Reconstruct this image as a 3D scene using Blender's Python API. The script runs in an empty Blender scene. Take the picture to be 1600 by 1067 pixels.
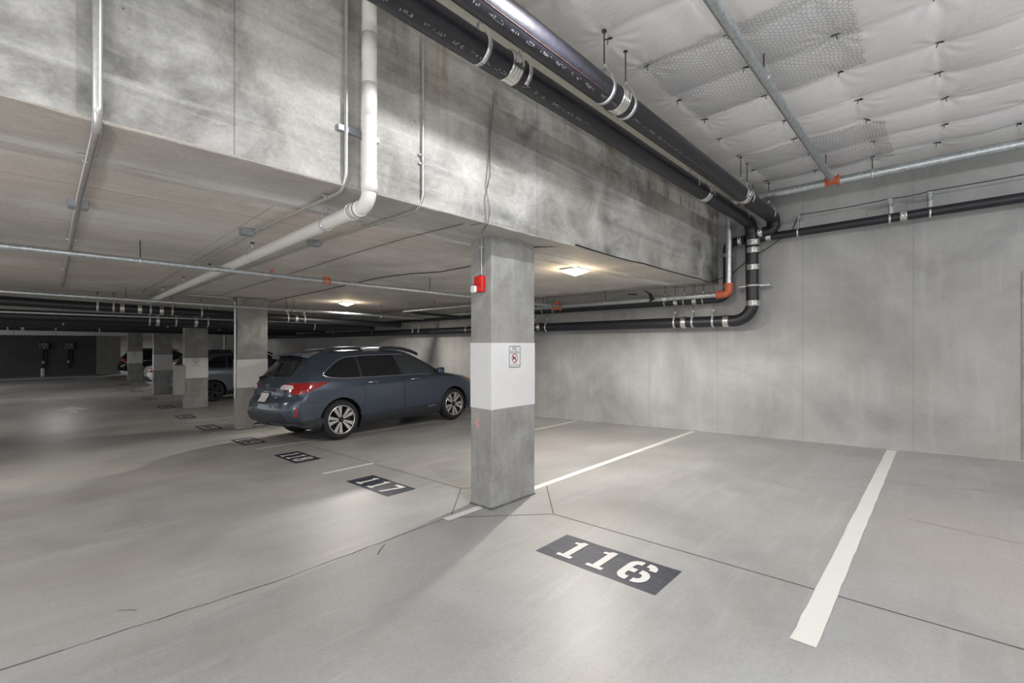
import bpy, bmesh, math, random
import numpy as np
from mathutils import Vector, Matrix
from mathutils.geometry import delaunay_2d_cdt
random.seed(7)
RNG = np.random.default_rng(5)
PI = math.pi
SC = bpy.context.scene
COL = SC.collection

# ------------------------------------------------------------------ camera, world, lights, exposure
cam_d = bpy.data.cameras.new('camera')
cam = bpy.data.objects.new('camera', cam_d); COL.objects.link(cam); SC.camera = cam
cam.location = (0, 0, 1.52)
cam.rotation_euler = (PI / 2, 0, -math.atan2(.7195, .6946))
cam_d.sensor_width = 36; cam_d.lens = 695 / 1600 * 36
cam_d.shift_y = 2.5 / 1600
cam_d.clip_start = .05; cam_d.clip_end = 200
world = bpy.data.worlds.new('world'); SC.world = world; world.use_nodes = True
world.node_tree.nodes['Background'].inputs[0].default_value = (.93, .96, 1.0, 1)
world.node_tree.nodes['Background'].inputs[1].default_value = .60
SC.view_settings.view_transform = 'Standard'; SC.view_settings.look = 'None'
SC.view_settings.exposure = .50; SC.view_settings.gamma = 1
SC.view_settings.use_curve_mapping = False

WARM = (1.0, .945, .88)
COOL = (.985, .985, 1.0)
# ceiling fixtures, some added for fill: (x, y, z, watts, colour, label)
FIXTURES = [
    (4.86, 3.52, 2.52, 175, WARM, 'glowing square prismatic ceiling light right of the nearest column'),
    (4.97, 10.36, 2.52, 190, WARM, 'glowing prismatic ceiling light above the roof of the blue wagon'),
    (-3.2, 15.5, 2.52, 85, WARM, 'ceiling light over the driving lane left of the second column'),
    (.2, 23.5, 2.515, 55, COOL, 'added ceiling fill light hidden behind the far dark pipes over the lane'),  # added lamp, kept out of sight, to brighten the far lane
    (-3.0, 30.0, 2.52, 80, COOL, 'added ceiling fill light over the far end of the driving lane'),  # added lamp out of view, lighting the duct and far lane
    (5.0, 25.0, 2.52, 20, COOL, 'ceiling light deep in the garage over the far parking stalls'),
    (5.4, 42.5, 2.52, 150, COOL, 'ceiling light in the bright bay behind the farthest cars'),
    (4.4, -3.3, 3.55, 125, COOL, 'ceiling light under the white insulation on the right'),
    (2.0, 1.30, 3.62, 82, COOL, 'ceiling light between the black pipes and the sprinkler branch'),
    (-3.4, 1.30, 3.62, 70, COOL, 'added ceiling fill light beside the black pipes over the lane'),  # added lamp out of view, evening out the left of the beam
    (-2.6, -1.1, 3.55, 45, COOL, 'ceiling light under the white insulation over the lane'),
    (-1.6, 8.0, 2.52, 120, WARM, 'ceiling light on the slab over the driving lane'),
]

# added unseen fill light right of the camera, height matched to the pipe shadow
fl = bpy.data.lights.new('fill_lamp', 'POINT'); fl.energy = 60; fl.color = (1, .985, .97); fl.shadow_soft_size = .16
flo = bpy.data.objects.new('fill_lamp', fl); COL.objects.link(flo); flo.location = (.1, -1.5, 2.05)
fl2 = bpy.data.lights.new('fill_lamp', 'POINT'); fl2.energy = 105; fl2.color = (1, .985, .97); fl2.shadow_soft_size = .25  # added unseen fill light, low on the left, lifting the slab underside
flo2 = bpy.data.objects.new('fill_lamp', fl2); COL.objects.link(flo2); flo2.location = (-1.9, .9, 1.1)

# ------------------------------------------------------------------ materials
def new_mat(name):
    m = bpy.data.materials.new(name); m.use_nodes = True
    nt = m.node_tree
    return m, nt, nt.nodes['Principled BSDF']

def nd(nt, t, **kw):
    n = nt.nodes.new(t)
    ins = kw.pop('ins', {})
    for k, v in kw.items(): setattr(n, k, v)
    for k, v in ins.items():
        if hasattr(v, 'is_output') or isinstance(v, bpy.types.NodeSocket): nt.links.new(v, n.inputs[k])
        else: n.inputs[k].default_value = v
    return n

def posn(nt, scale=(1, 1, 1)):
    g = nd(nt, 'ShaderNodeNewGeometry')
    mp = nd(nt, 'ShaderNodeMapping', ins={'Vector': g.outputs['Position'], 'Scale': scale})
    return mp.outputs[0]

def noise(nt, vec, scale, detail=4, rough=.55, dist=0):
    return nd(nt, 'ShaderNodeTexNoise', ins={'Vector': vec, 'Scale': scale, 'Detail': detail, 'Roughness': rough, 'Distortion': dist}).outputs[0]

def ramp(nt, fac, a, b, lo=0., hi=1.):
    return nd(nt, 'ShaderNodeMapRange', ins={0: fac, 1: a, 2: b, 3: lo, 4: hi}).outputs[0]

def mixc(nt, fac, a, b, mode='MIX'):
    n = nd(nt, 'ShaderNodeMix', data_type='RGBA', blend_type=mode)
    for i, v in ((0, fac), (6, a), (7, b)):
        if isinstance(v, bpy.types.NodeSocket): nt.links.new(v, n.inputs[i])
        else: n.inputs[i].default_value = v if i == 0 or len(v) == 4 else (*v, 1)
    return n.outputs[2]

def mth(nt, op, a, b=0.):
    n = nd(nt, 'ShaderNodeMath', operation=op)
    for i, v in ((0, a), (1, b)):
        if isinstance(v, bpy.types.NodeSocket): nt.links.new(v, n.inputs[i])
        else: n.inputs[i].default_value = v
    return n.outputs[0]

def concrete(name, base, dark, tint, rough=.8, cloud=1.2, streak=None, streak_amt=.5, streak2=None, pits=.5, bump=.25,
             tint_amt=.5, spec=.3, contrast=1.0, grain=.12, joints=None, top_stain=None):
    m, nt, p = new_mat(name)
    P = posn(nt)
    n1 = noise(nt, P, cloud, 7, .62, .4)
    col = mixc(nt, ramp(nt, n1, .5 - .2 / contrast, .5 + .2 / contrast), dark, base)
    n2 = noise(nt, P, cloud * .45, 3, .5)
    col = mixc(nt, mth(nt, 'MULTIPLY', ramp(nt, n2, .45, .68), tint_amt), col, tint)
    if streak:
        s = noise(nt, posn(nt, streak), 1, 5, .6)
        col = mixc(nt, mth(nt, 'MULTIPLY', ramp(nt, s, .52, .75), streak_amt), col, dark)
        s2 = noise(nt, posn(nt, tuple(v * 1.7 + .3 for v in streak)), 1, 5, .6)
        col = mixc(nt, mth(nt, 'MULTIPLY', ramp(nt, s2, .55, .8), streak_amt * .8), col, tuple(min(1, c * 1.35) for c in base))
    if streak2:
        s = noise(nt, posn(nt, streak2[0]), 1, 6, .65)
        col = mixc(nt, mth(nt, 'MULTIPLY', ramp(nt, s, .5, .72), streak2[1]), col, streak2[2])
    if top_stain:                                            # water stains that run down from the top of the beam
        g = nd(nt, 'ShaderNodeSeparateXYZ', ins={0: P}).outputs[2]
        s = noise(nt, posn(nt, (3.3, 3.3, .12)), 1, 5, .7)
        f = mth(nt, 'MULTIPLY', ramp(nt, s, .5, .7), ramp(nt, g, top_stain[0], top_stain[1]))
        col = mixc(nt, mth(nt, 'MULTIPLY', f, .75), col, top_stain[2])
    if joints:                                               # faint formwork seams, one colour line each
        for ax, step, off, w, amt in joints:
            v = nd(nt, 'ShaderNodeSeparateXYZ', ins={0: P}).outputs[ax]
            q = mth(nt, 'ABSOLUTE', mth(nt, 'SUBTRACT', mth(nt, 'FRACT', mth(nt, 'DIVIDE', mth(nt, 'ADD', v, off), step)), .5))
            col = mixc(nt, mth(nt, 'MULTIPLY', ramp(nt, q, w / step, 0), amt), col, tuple(c * .35 for c in dark))
    fine = noise(nt, P, 55, 6, .7)
    col = mixc(nt, 1.0, col, nd(nt, 'ShaderNodeCombineColor', ins={i: ramp(nt, fine, .2, .8, 1 - grain * 2, 1 + grain) for i in range(3)}).outputs[0], 'MULTIPLY')
    vo = nd(nt, 'ShaderNodeTexVoronoi', ins={'Vector': P, 'Scale': 9.0}).outputs['Distance']
    pit = ramp(nt, vo, .055, .03)
    pm = mth(nt, 'MULTIPLY', mth(nt, 'MULTIPLY', pit, pits), ramp(nt, noise(nt, P, 2.2), .5, .6))
    col = mixc(nt, pm, col, tuple(c * .25 for c in dark))
    nt.links.new(col, p.inputs['Base Color'])
    p.inputs['Specular IOR Level'].default_value = spec
    nt.links.new(ramp(nt, n1, .3, .7, rough - .07, rough + .07), p.inputs['Roughness'])
    h = mth(nt, 'ADD', mth(nt, 'MULTIPLY', fine, .3), mth(nt, 'SUBTRACT', mth(nt, 'MULTIPLY', noise(nt, P, 7, 5), .8), mth(nt, 'MULTIPLY', pm, 2)))
    b = nd(nt, 'ShaderNodeBump', ins={'Strength': bump, 'Distance': .012, 'Height': h})
    nt.links.new(b.outputs[0], p.inputs['Normal'])
    return m

def effloresce(m):
    """whitish lime bloom along the construction joint of the beam underside"""
    nt = m.node_tree; p = nt.nodes['Principled BSDF']; src = p.inputs['Base Color'].links[0].from_socket
    P = posn(nt); y = nd(nt, 'ShaderNodeSeparateXYZ', ins={0: P}).outputs[1]
    yw = mth(nt, 'ADD', y, mth(nt, 'MULTIPLY', noise(nt, posn(nt, (1.2, 1.2, 1)), 1.5, 4), .35))
    band = mth(nt, 'MULTIPLY', ramp(nt, yw, 3.22, 3.42), ramp(nt, noise(nt, posn(nt, (.8, 5, 1)), 1.3, 5, .65), .42, .62))
    nt.links.new(mixc(nt, mth(nt, 'MULTIPLY', band, .75), src, (.80, .80, .81)), p.inputs['Base Color'])
    y2 = mth(nt, 'MULTIPLY', ramp(nt, y, 2.85, 2.68), ramp(nt, noise(nt, posn(nt, (3, 3, 1)), 1.3, 5, .65), .4, .6))

def plain(name, col, rough=.5, metal=0., noise_amt=.12, scale=14, bump=0., spec=.5, coat=0., alpha=None):
    m, nt, p = new_mat(name)
    P = posn(nt)
    n = noise(nt, P, scale, 5, .6)
    c = mixc(nt, ramp(nt, n, .3, .7), tuple(v * (1 - noise_amt) for v in col), tuple(min(1, v * (1 + noise_amt)) for v in col))
    nt.links.new(c, p.inputs['Base Color'])
    p.inputs['Roughness'].default_value = rough; p.inputs['Metallic'].default_value = metal
    p.inputs['Specular IOR Level'].default_value = spec
    p.inputs['Coat Weight'].default_value = coat; p.inputs['Coat Roughness'].default_value = .04
    if bump:
        b = nd(nt, 'ShaderNodeBump', ins={'Strength': bump, 'Distance': .01, 'Height': n})
        nt.links.new(b.outputs[0], p.inputs['Normal'])
    return m

def emit(name, col, s):
    m, nt, p = new_mat(name)
    p.inputs['Base Color'].default_value = (.9, .88, .82, 1)
    p.inputs['Emission Color'].default_value = (*col, 1); p.inputs['Emission Strength'].default_value = s
    return m

MAT = {}
MAT['floor'] = concrete('floor_concrete', (.455, .46, .46), (.315, .318, .315), (.42, .375, .34), rough=.46, cloud=.8,
    streak=(.5, 5, 1), streak_amt=.42, streak2=((.35, 1.1, 1), .45, (.43, .375, .335)), pits=.35, bump=.10, tint_amt=.4, spec=.42, contrast=1.2, grain=.09)
MAT['beam'] = concrete('beam_concrete', (.66, .655, .63), (.17, .168, .158), (.47, .445, .40), cloud=2.1, streak=(.4, 1, 8), streak_amt=.5,
    pits=.8, bump=.5, contrast=1.15, joints=[(0, 2.44, .55, .006, .55)], top_stain=(2.9, 3.7, (.22, .15, .10)))
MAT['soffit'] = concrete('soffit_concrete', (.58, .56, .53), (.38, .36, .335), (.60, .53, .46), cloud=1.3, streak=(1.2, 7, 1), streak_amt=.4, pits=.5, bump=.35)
effloresce(MAT['soffit'])
MAT['slab'] = concrete('slab_concrete', (.76, .745, .72), (.47, .45, .42), (.72, .63, .55), cloud=.9, streak=(.5, 6, 1), streak_amt=.38,
    pits=.3, bump=.25, tint_amt=.6, joints=[(0, 2.44, .1, .009, .5), (1, 1.22, .35, .010, .6)])
MAT['wall'] = concrete('wall_concrete', (.50, .505, .50), (.29, .292, .288), (.42, .375, .34), cloud=.8, streak=(5, 5, .35), streak_amt=.28,
    pits=.15, bump=.16, tint_amt=.6, contrast=1.1, joints=[(1, 1.22, .35, .006, .4)], grain=.05)
MAT['column'] = concrete('column_concrete', (.43, .43, .42), (.22, .22, .21), (.36, .35, .325), cloud=2.6, streak=(9, 9, .9), streak_amt=.45, pits=.7, bump=.4)
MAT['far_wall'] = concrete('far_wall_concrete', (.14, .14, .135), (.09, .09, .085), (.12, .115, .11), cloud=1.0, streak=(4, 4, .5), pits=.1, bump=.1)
MAT['block'] = concrete('block_masonry', (.40, .39, .37), (.30, .295, .28), (.35, .33, .30), cloud=5, pits=.6, bump=.4)
MAT['mortar'] = plain('mortar', (.22, .215, .2), .9)
MAT['white_paint'] = plain('band_white_paint', (.74, .74, .735), .55, noise_amt=.03, scale=5, bump=.05)
MAT['joint'] = plain('joint_sealant', (.06, .055, .05), .8)
MAT['caulk'] = plain('grey_caulk', (.13, .13, .125), .8, noise_amt=.4, scale=30, bump=.5)
MAT['iron'] = plain('black_cast_iron', (.014, .014, .021), .43, noise_amt=.4, scale=25, bump=.12, spec=.6)
MAT['iron_seam'] = plain('rusty_mould_seam', (.085, .04, .025), .6, noise_amt=.5, scale=60)
MAT['print'] = plain('stencil_print_ink', (.62, .64, .67), .7, noise_amt=.3, scale=90)
MAT['galv'] = plain('galvanised_steel', (.52, .56, .58), .38, .85, noise_amt=.22, scale=30)
MAT['conduit'] = plain('conduit_steel', (.60, .60, .59), .33, .8, noise_amt=.12, scale=40)
MAT['steel'] = plain('stainless_band', (.72, .71, .68), .25, .95, noise_amt=.15, scale=80)
MAT['strap'] = plain('zinc_strap', (.66, .68, .69), .35, .7, noise_amt=.1)
MAT['rod'] = plain('dark_threaded_rod', (.10, .10, .10), .5, .6)
MAT['pvc'] = plain('white_pvc', (.78, .77, .73), .35, noise_amt=.03, scale=3)
MAT['orange'] = plain('orange_coupling', (.55, .13, .055), .5, noise_amt=.15)
MAT['red'] = plain('alarm_red', (.62, .015, .012), .35)
MAT['lens'] = plain('clear_strobe_lens', (.8, .82, .84), .1)
MAT['black'] = plain('matt_black', (.012, .012, .013), .6)
MAT['cable'] = plain('black_cable', (.015, .015, .017), .6)
MAT['wire'] = plain('grey_wire', (.14, .135, .12), .6)
MAT['box'] = plain('junction_box_steel', (.36, .39, .43), .45, .6)
MAT['panel'] = plain('grey_cabinet', (.33, .32, .30), .5)
MAT['sign'] = plain('sign_white', (.76, .78, .78), .4, noise_amt=.02)
MAT['sign_black'] = plain('sign_black_ink', (.05, .055, .06), .6)
MAT['sign_red'] = plain('sign_red_ink', (.45, .05, .06), .6)
MAT['pink'] = plain('red_spray_paint', (.62, .33, .30), .8, noise_amt=.1, scale=60)
MAT['pin'] = plain('dark_pin_steel', (.07, .07, .075), .5, .5)
MAT['hex'] = plain('hex_wire_steel', (.28, .29, .31), .5, .6)
MAT['duct'] = plain('duct_sheet_steel', (.75, .76, .78), .4, .15)
MAT['fix_metal'] = plain('fixture_white_enamel', (.62, .60, .56), .4)
MAT['fix_glass'] = emit('fixture_lens', (1.0, .90, .72), 9.0)
MAT['charger'] = plain('charger_plastic', (.06, .065, .08), .35)
MAT['charger_mark'] = plain('charger_marks', (.6, .62, .65), .4)

def stripe_mat():
    m, nt, p = new_mat('worn_white_stripe')
    P = posn(nt)
    n = noise(nt, P, 26, 6, .7); n2 = noise(nt, P, 2.5, 3)
    c = mixc(nt, mth(nt, 'MULTIPLY', ramp(nt, n, .58, .68), ramp(nt, n2, .4, .7, .15, .8)), (.74, .74, .71), (.55, .55, .53))
    nt.links.new(c, p.inputs['Base Color']); p.inputs['Roughness'].default_value = .6
    return m
MAT['stripe'] = stripe_mat()
def plate_mat():
    m, nt, p = new_mat('scuffed_navy_paint')
    n = noise(nt, posn(nt, (22, 1.6, 1)), 1, 6, .7); n2 = noise(nt, posn(nt), 60, 4)
    c = mixc(nt, ramp(nt, n, .48, .75, 0, .55), (.022, .028, .050), (.085, .095, .125))
    c = mixc(nt, ramp(nt, n2, .66, .72, 0, .5), c, (.3, .3, .3))
    nt.links.new(c, p.inputs['Base Color']); p.inputs['Roughness'].default_value = .55
    return m
MAT['plate'] = plate_mat()
def ins_mat():
    m, nt, p = new_mat('white_insulation_wrap')
    P = posn(nt)
    n = noise(nt, P, 1.1, 4); w = noise(nt, posn(nt, (9, 1.6, 1)), 1.4, 5, .55, 1.5); w2 = noise(nt, posn(nt, (2, 7, 1)), 2, 4, .5, 2)
    c = mixc(nt, ramp(nt, n, .35, .7), (.84, .84, .855), (.86, .855, .84))
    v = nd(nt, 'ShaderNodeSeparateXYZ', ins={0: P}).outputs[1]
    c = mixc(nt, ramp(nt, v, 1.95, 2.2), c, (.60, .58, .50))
    nt.links.new(c, p.inputs['Base Color']); p.inputs['Roughness'].default_value = .55
    b = nd(nt, 'ShaderNodeBump', ins={'Strength': .22, 'Distance': .02, 'Height': mth(nt, 'ADD', w, mth(nt, 'MULTIPLY', w2, .5))})
    nt.links.new(b.outputs[0], p.inputs['Normal'])
    return m
MAT['ins'] = ins_mat()

# ------------------------------------------------------------------ object helpers
def tag(o, label=None, cat=None, group=None, kind=None):
    if label: o['label'] = label
    if cat: o['category'] = cat
    if group: o['group'] = group
    if kind: o['kind'] = kind
    return o

def empty(name, loc=(0, 0, 0), **kw):
    o = bpy.data.objects.new(name, None); COL.objects.link(o); o.location = loc
    o.empty_display_size = .1
    return tag(o, **kw)

def link_mesh(name, me, parent=None, world_space=True, **kw):
    o = bpy.data.objects.new(name, me); COL.objects.link(o)
    if parent is not None:
        o.parent = parent
        if world_space: o.matrix_parent_inverse = parent_world(parent).inverted()
    return tag(o, **kw)

def parent_world(o):
    m = o.matrix_basis.copy()
    if o.parent is not None: m = parent_world(o.parent) @ o.matrix_parent_inverse @ m
    return m

class MB:
    """collects shapes in world coordinates, then links them as one mesh object"""
    def __init__(s): s.v = []; s.f = []; s.sm = []
    def add(s, vs, fs, smooth=False):
        n = len(s.v); s.v += [tuple(v) for v in vs]
        s.f += [tuple(i + n for i in f) for f in fs]; s.sm += [smooth] * len(fs); return s
    def box(s, x0, x1, y0, y1, z0, z1):
        vs = [(x, y, z) for z in (z0, z1) for y in (y0, y1) for x in (x0, x1)]
        return s.add(vs, [(0, 2, 3, 1), (4, 5, 7, 6), (0, 1, 5, 4), (2, 6, 7, 3), (0, 4, 6, 2), (1, 3, 7, 5)])
    def bevbox(s, x0, x1, y0, y1, z0, z1, b=.01, seg=2):
        bm = bmesh.new(); bmesh.ops.create_cube(bm, size=1)
        for v in bm.verts: v.co = Vector(((x0 + x1) / 2 + v.co.x * (x1 - x0), (y0 + y1) / 2 + v.co.y * (y1 - y0), (z0 + z1) / 2 + v.co.z * (z1 - z0)))
        bmesh.ops.bevel(bm, geom=bm.edges[:], offset=b, segments=seg, affect='EDGES', profile=.5)
        bm.verts.index_update()
        s.add([v.co[:] for v in bm.verts], [[v.index for v in f.verts] for f in bm.faces]); bm.free(); return s
    def tube(s, pts, r, n=12, cap=True, smooth=True):
        pts = [Vector(p) for p in pts]
        k = len(pts); rs = r if isinstance(r, (list, tuple)) else [r] * k
        T = []
        for i in range(k):
            a = pts[min(i + 1, k - 1)] - pts[max(i - 1, 0)]
            if 0 < i < k - 1: a = (pts[i + 1] - pts[i]).normalized() + (pts[i] - pts[i - 1]).normalized()
            T.append(a.normalized())
        u = T[0].orthogonal().normalized()
        vs = []
        for i in range(k):
            u = (u - T[i] * u.dot(T[i])).normalized(); w = T[i].cross(u)
            vs += [pts[i] + (u * math.cos(2 * PI * j / n) + w * math.sin(2 * PI * j / n)) * rs[i] for j in range(n)]
        fs = [(i * n + j, i * n + (j + 1) % n, (i + 1) * n + (j + 1) % n, (i + 1) * n + j) for i in range(k - 1) for j in range(n)]
        s.add(vs, fs, smooth)
        if cap: s.add(vs[:n], [tuple(range(n))[::-1]]); s.add(vs[-n:], [tuple(range(n))])
        return s
    def build(s, name, mat, parent=None, **kw):
        me = bpy.data.meshes.new(name); me.from_pydata(s.v, [], s.f)
        me.polygons.foreach_set('use_smooth', s.sm); me.materials.append(mat); me.update()
        return link_mesh(name, me, parent, **kw)

def fillet(pts, r, seg=8):
    """rounds the corners of a polyline; arcs of radius r (a number or one per inner corner)"""
    pts = [Vector(p) for p in pts]; out = [pts[0]]
    for i in range(1, len(pts) - 1):
        rr = r[i - 1] if isinstance(r, (list, tuple)) else r
        a = (pts[i - 1] - pts[i]).normalized(); b = (pts[i + 1] - pts[i]).normalized()
        ang = a.angle(b)
        if ang > PI - .05: out.append(pts[i]); continue
        d = rr / math.tan(ang / 2); d = min(d, (pts[i - 1] - pts[i]).length * .49, (pts[i + 1] - pts[i]).length * .49)
        rad = d * math.tan(ang / 2); c = pts[i] + (a + b).normalized() * (rad / math.sin(ang / 2))
        p0 = pts[i] + a * d; p1 = pts[i] + b * d; v0 = p0 - c; v1 = p1 - c; th = v0.angle(v1)
        for k in range(seg + 1):
            t = k / seg
            out.append(c + (v0 * math.sin((1 - t) * th) + v1 * math.sin(t * th)) / math.sin(th))
    out.append(pts[-1]); return out

PB = [(-12, .64), (-.7, .155), (.47, .105), (3.08, 0), (6.67, -.165), (10.87, -.36), (13, -.42), (16.3, -.465), (22, -.495), (70, -.5)]
PBX = np.array([p[0] for p in PB]); PBZ = np.array([p[1] for p in PB])
_gx = np.arange(-12, 60, .05); _gz = np.interp(_gx, PBX, PBZ); _gz = np.convolve(np.pad(_gz, 12, 'edge'), np.ones(25) / 25, 'valid')
def fz(b): return float(np.interp(b, _gx, _gz))

# ------------------------------------------------------------------ room shell
def grid_mesh(xs, ys, zf):
    X, Y = np.meshgrid(xs, ys); Z = zf(X, Y)
    v = np.stack([X.ravel(), Y.ravel(), Z.ravel()], 1); nx, ny = len(xs), len(ys)
    i = np.arange(nx * ny).reshape(ny, nx)
    f = np.stack([i[:-1, :-1].ravel(), i[:-1, 1:].ravel(), i[1:, 1:].ravel(), i[1:, :-1].ravel()], 1)
    return v, f
def np_obj(name, v, f, mat, parent=None, smooth=True, flip=False, **kw):
    if flip: f = f[:, ::-1]
    me = bpy.data.meshes.new(name)
    me.vertices.add(len(v)); me.vertices.foreach_set('co', v.ravel())
    me.loops.add(f.size); me.loops.foreach_set('vertex_index', f.ravel().astype(np.int32))
    k = f.shape[1]
    me.polygons.add(len(f)); me.polygons.foreach_set('loop_start', np.arange(0, f.size, k, dtype=np.int32))
    me.update(calc_edges=True); me.polygons.foreach_set('use_smooth', [smooth] * len(f))
    me.materials.append(mat); me.validate()
    return link_mesh(name, me, parent, **kw)

ys = np.concatenate([np.arange(-10, 20, .25), np.arange(20, 48.1, 2)])
v, f = grid_mesh(np.array([-10, 0, 4, 7.76]), ys, lambda X, Y: np.interp(Y, _gx, _gz))
floor = np_obj('floor', v, f, MAT['floor'], kind='structure')
WX = 7.75
b = MB(); b.box(WX, WX + .3, -7, 48, -.9, 4.05); wall_back = b.build('wall_back', MAT['wall'], kind='structure')
# dark vertical strip on the wall at the right edge of the view
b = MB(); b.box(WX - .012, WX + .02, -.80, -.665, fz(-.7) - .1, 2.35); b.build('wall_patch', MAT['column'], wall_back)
# grout ridge where wall meets floor
b = MB()
pts = []
y = -7.
while y < 16:
    pts.append((WX - .005, y, fz(y) + .004 + .006 * random.random())); y += .11
b.tube(pts, [.012 + .014 * random.random() for _ in pts], 6, smooth=False)
b.build('trim_1', MAT['white_paint' if False else 'wall'], kind='structure')
b = MB(); b.box(-9, WX, 2.68, 3.42, 2.50, 4.05); beam = b.build('ceiling_beam', MAT['beam'], kind='structure')
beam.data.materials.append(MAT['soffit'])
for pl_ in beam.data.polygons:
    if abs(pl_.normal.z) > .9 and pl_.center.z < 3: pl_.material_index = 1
# rough cast lip along the lower edge of the beam
b = MB()
pts = []; x = -3.
while x < 7.7:
    pts.append((x, 2.683, 2.503 + random.uniform(-.002, .002))); x += .09
b.tube(pts, [random.uniform(.003, .009) for _ in pts], 5, smooth=False); b.build('cast_lip', MAT['soffit'], beam)
b = MB(); b.box(-9, WX, 3.42, 48, 2.515, 2.85); slab = b.build('ceiling_slab', MAT['slab'], kind='structure')
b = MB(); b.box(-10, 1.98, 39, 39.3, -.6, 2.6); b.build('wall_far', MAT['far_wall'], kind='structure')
b = MB(); b.box(-10, WX, 47, 47.3, -.6, 2.6); b.build('wall_bay', MAT['block'], kind='structure')
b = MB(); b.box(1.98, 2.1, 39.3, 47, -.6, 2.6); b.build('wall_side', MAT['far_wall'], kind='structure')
b = MB(); b.box(2.15, 2.3, 39.6, 39.7, -.5, 2.6)
# kerb in front of the far wall
b = MB(); b.box(-10, 1.9, 36.6, 39, -.5, -.44); b.build('kerb', MAT['floor'], kind='structure')

# block pier with single blocks
pier = empty('block_pier', (2.6, 39.2, -.5), kind='structure')
b = MB(); b.box(2.02, 3.16, 39.04, 39.5, -.5, 2.5); b.build('mortar_core', MAT['mortar'], pier)
me_b = None
for r in range(14):
    off = 0 if r % 2 == 0 else -.2
    for c in range(4):
        x0 = 2.0 + off + c * .4 + .006; x1 = x0 + .388
        x0 = max(x0, 2.0); x1 = min(x1, 3.18)
        if x1 - x0 < .05: continue
        if me_b is None:
            q = MB(); q.bevbox(-.5, .5, -.03, .03, -.095, .095, .008, 1); ob = q.build('block', MAT['block']); me_b = ob.data; bpy.data.objects.remove(ob)
        o = bpy.data.objects.new('block', me_b); COL.objects.link(o); o.parent = pier; o.matrix_parent_inverse = parent_world(pier).inverted()
        o.location = ((x0 + x1) / 2, 39.02 + random.uniform(-.004, .004), -.4 + r * .2); o.scale = (x1 - x0, 1, 1)

# control joints in the floor
def floor_strip(mb, p0, p1, w, eps=.0015, n=None):
    (xa, ya), (xb, yb) = p0, p1
    L = math.hypot(xb - xa, yb - ya); n = n or max(1, int(L / .25))
    dx, dy = (xb - xa) / L, (yb - ya) / L; px, py = -dy * w / 2, dx * w / 2
    vs = []
    for i in range(n + 1):
        t = i / n; x, y = xa + (xb - xa) * t, ya + (yb - ya) * t
        vs += [(x + px, y + py, fz(y + py) + eps), (x - px, y - py, fz(y - py) + eps)]
    mb.add(vs, [(2 * i, 2 * i + 1, 2 * i + 3, 2 * i + 2) for i in range(n)])
def crack(mb, pts, w=.004, jit=.012):
    for (p, q) in zip(pts, pts[1:]):
        n = max(2, int(math.hypot(q[0] - p[0], q[1] - p[1]) / .12)); prev = p
        for i in range(1, n + 1):
            t = i / n; c = (p[0] + (q[0] - p[0]) * t + (random.uniform(-jit, jit) if i < n else 0), p[1] + (q[1] - p[1]) * t + (random.uniform(-jit, jit) if i < n else 0))
            floor_strip(mb, prev, c, w * random.uniform(.5, 1.3), .0012, 1); prev = c
b = MB()
for p, q in [((3.05, -6), (3.05, 2.44)), ((3.05, 2.44), (3.72, 3.08)), ((3.05, 2.44), (2.42, 3.08)), ((2.42, 3.08), (3.03, 3.68)), ((3.72, 3.08), (3.03, 3.68)),
             ((3.03, 3.68), (3.03, 10.2)), ((3.03, 10.2), (2.4, 10.87)), ((3.03, 10.2), (3.7, 10.87)), ((3.03, 11.5), (3.03, 15.6))]:
    floor_strip(b, p, q, .007)
b.build('joint_line', MAT['joint'], floor)
b = MB(); crack(b, [(-3, 3.16), (-.2, 3.16), (1.0, 3.05), (2.42, 3.10)], .007, .006)
crack(b, [(6.2, -.9), (5.9, .4), (5.6, 1.2), (5.9, 2.1)], .0035); crack(b, [(6.9, -.9), (7.0, .3)], .003)
crack(b, [(1.75, 3.02), (1.62, 2.9)], .006); crack(b, [(5.1, .9), (5.3, 1.6)], .003)
crack(b, [(.27, 3.40), (.34, 3.32)], .006); crack(b, [(4.5, -1), (4.75, .2)], .003)
b.build('floor_crack', MAT['joint'], floor)

# white insulation ceiling
PA = [2.35 + .6 * k for k in range(-3, 9)]; PBs = [-2.4, -1.8, -1.2, -.6, 0, .6, 1.2, 1.8]
PINS = [(a + random.uniform(-.05, .05), bb + random.uniform(-.04, .04)) for a in PA for bb in PBs if a < 7.5]
_ph = [(random.uniform(0, 6.28), random.randint(7, 13), random.uniform(.5, 1)) for _ in PINS]
def zins(A, B):
    A = np.asarray(A, float); B = np.asarray(B, float)
    Aw = A + .05 * np.sin(B * 2.3 + A) + .03 * np.sin(B * 5.1)
    ra = np.abs(np.sin(PI * (Aw - 2.35) / .6)); rb = np.abs(np.sin(PI * B / .6))
    fade = np.clip((2.15 - B) / .3, 0, 1)
    z = 3.86 - fade * (  .042 * ra ** .7 * (.75 + .25 * rb) + .010 * rb * (1 - ra))
    z = z - .012 * np.sin(A * 3.1 + 1.3 * np.sin(B * 2)) * np.cos(B * 2.7)
    for (pa, pb), (ph, n, am) in zip(PINS, _ph):
        dx = A - pa; dy = B - pb; m = (np.abs(dx) < .5) & (np.abs(dy) < .5)
        if not np.any(m): continue
        r = np.sqrt(dx ** 2 + dy ** 2); th = np.arctan2(dy, dx)
        z = z + m * (.016 * np.exp(-r / .06) + am * .0055 * np.exp(-((r - .13) / .12) ** 2) * np.sin(n * th + ph + 4 * r))
    return z
v, f = grid_mesh(np.arange(.3, WX + .001, .02), np.arange(-2.6, 2.69, .02), zins)
ceiling = np_obj('ceiling', v, f, MAT['ins'], flip=True, kind='structure')
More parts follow.
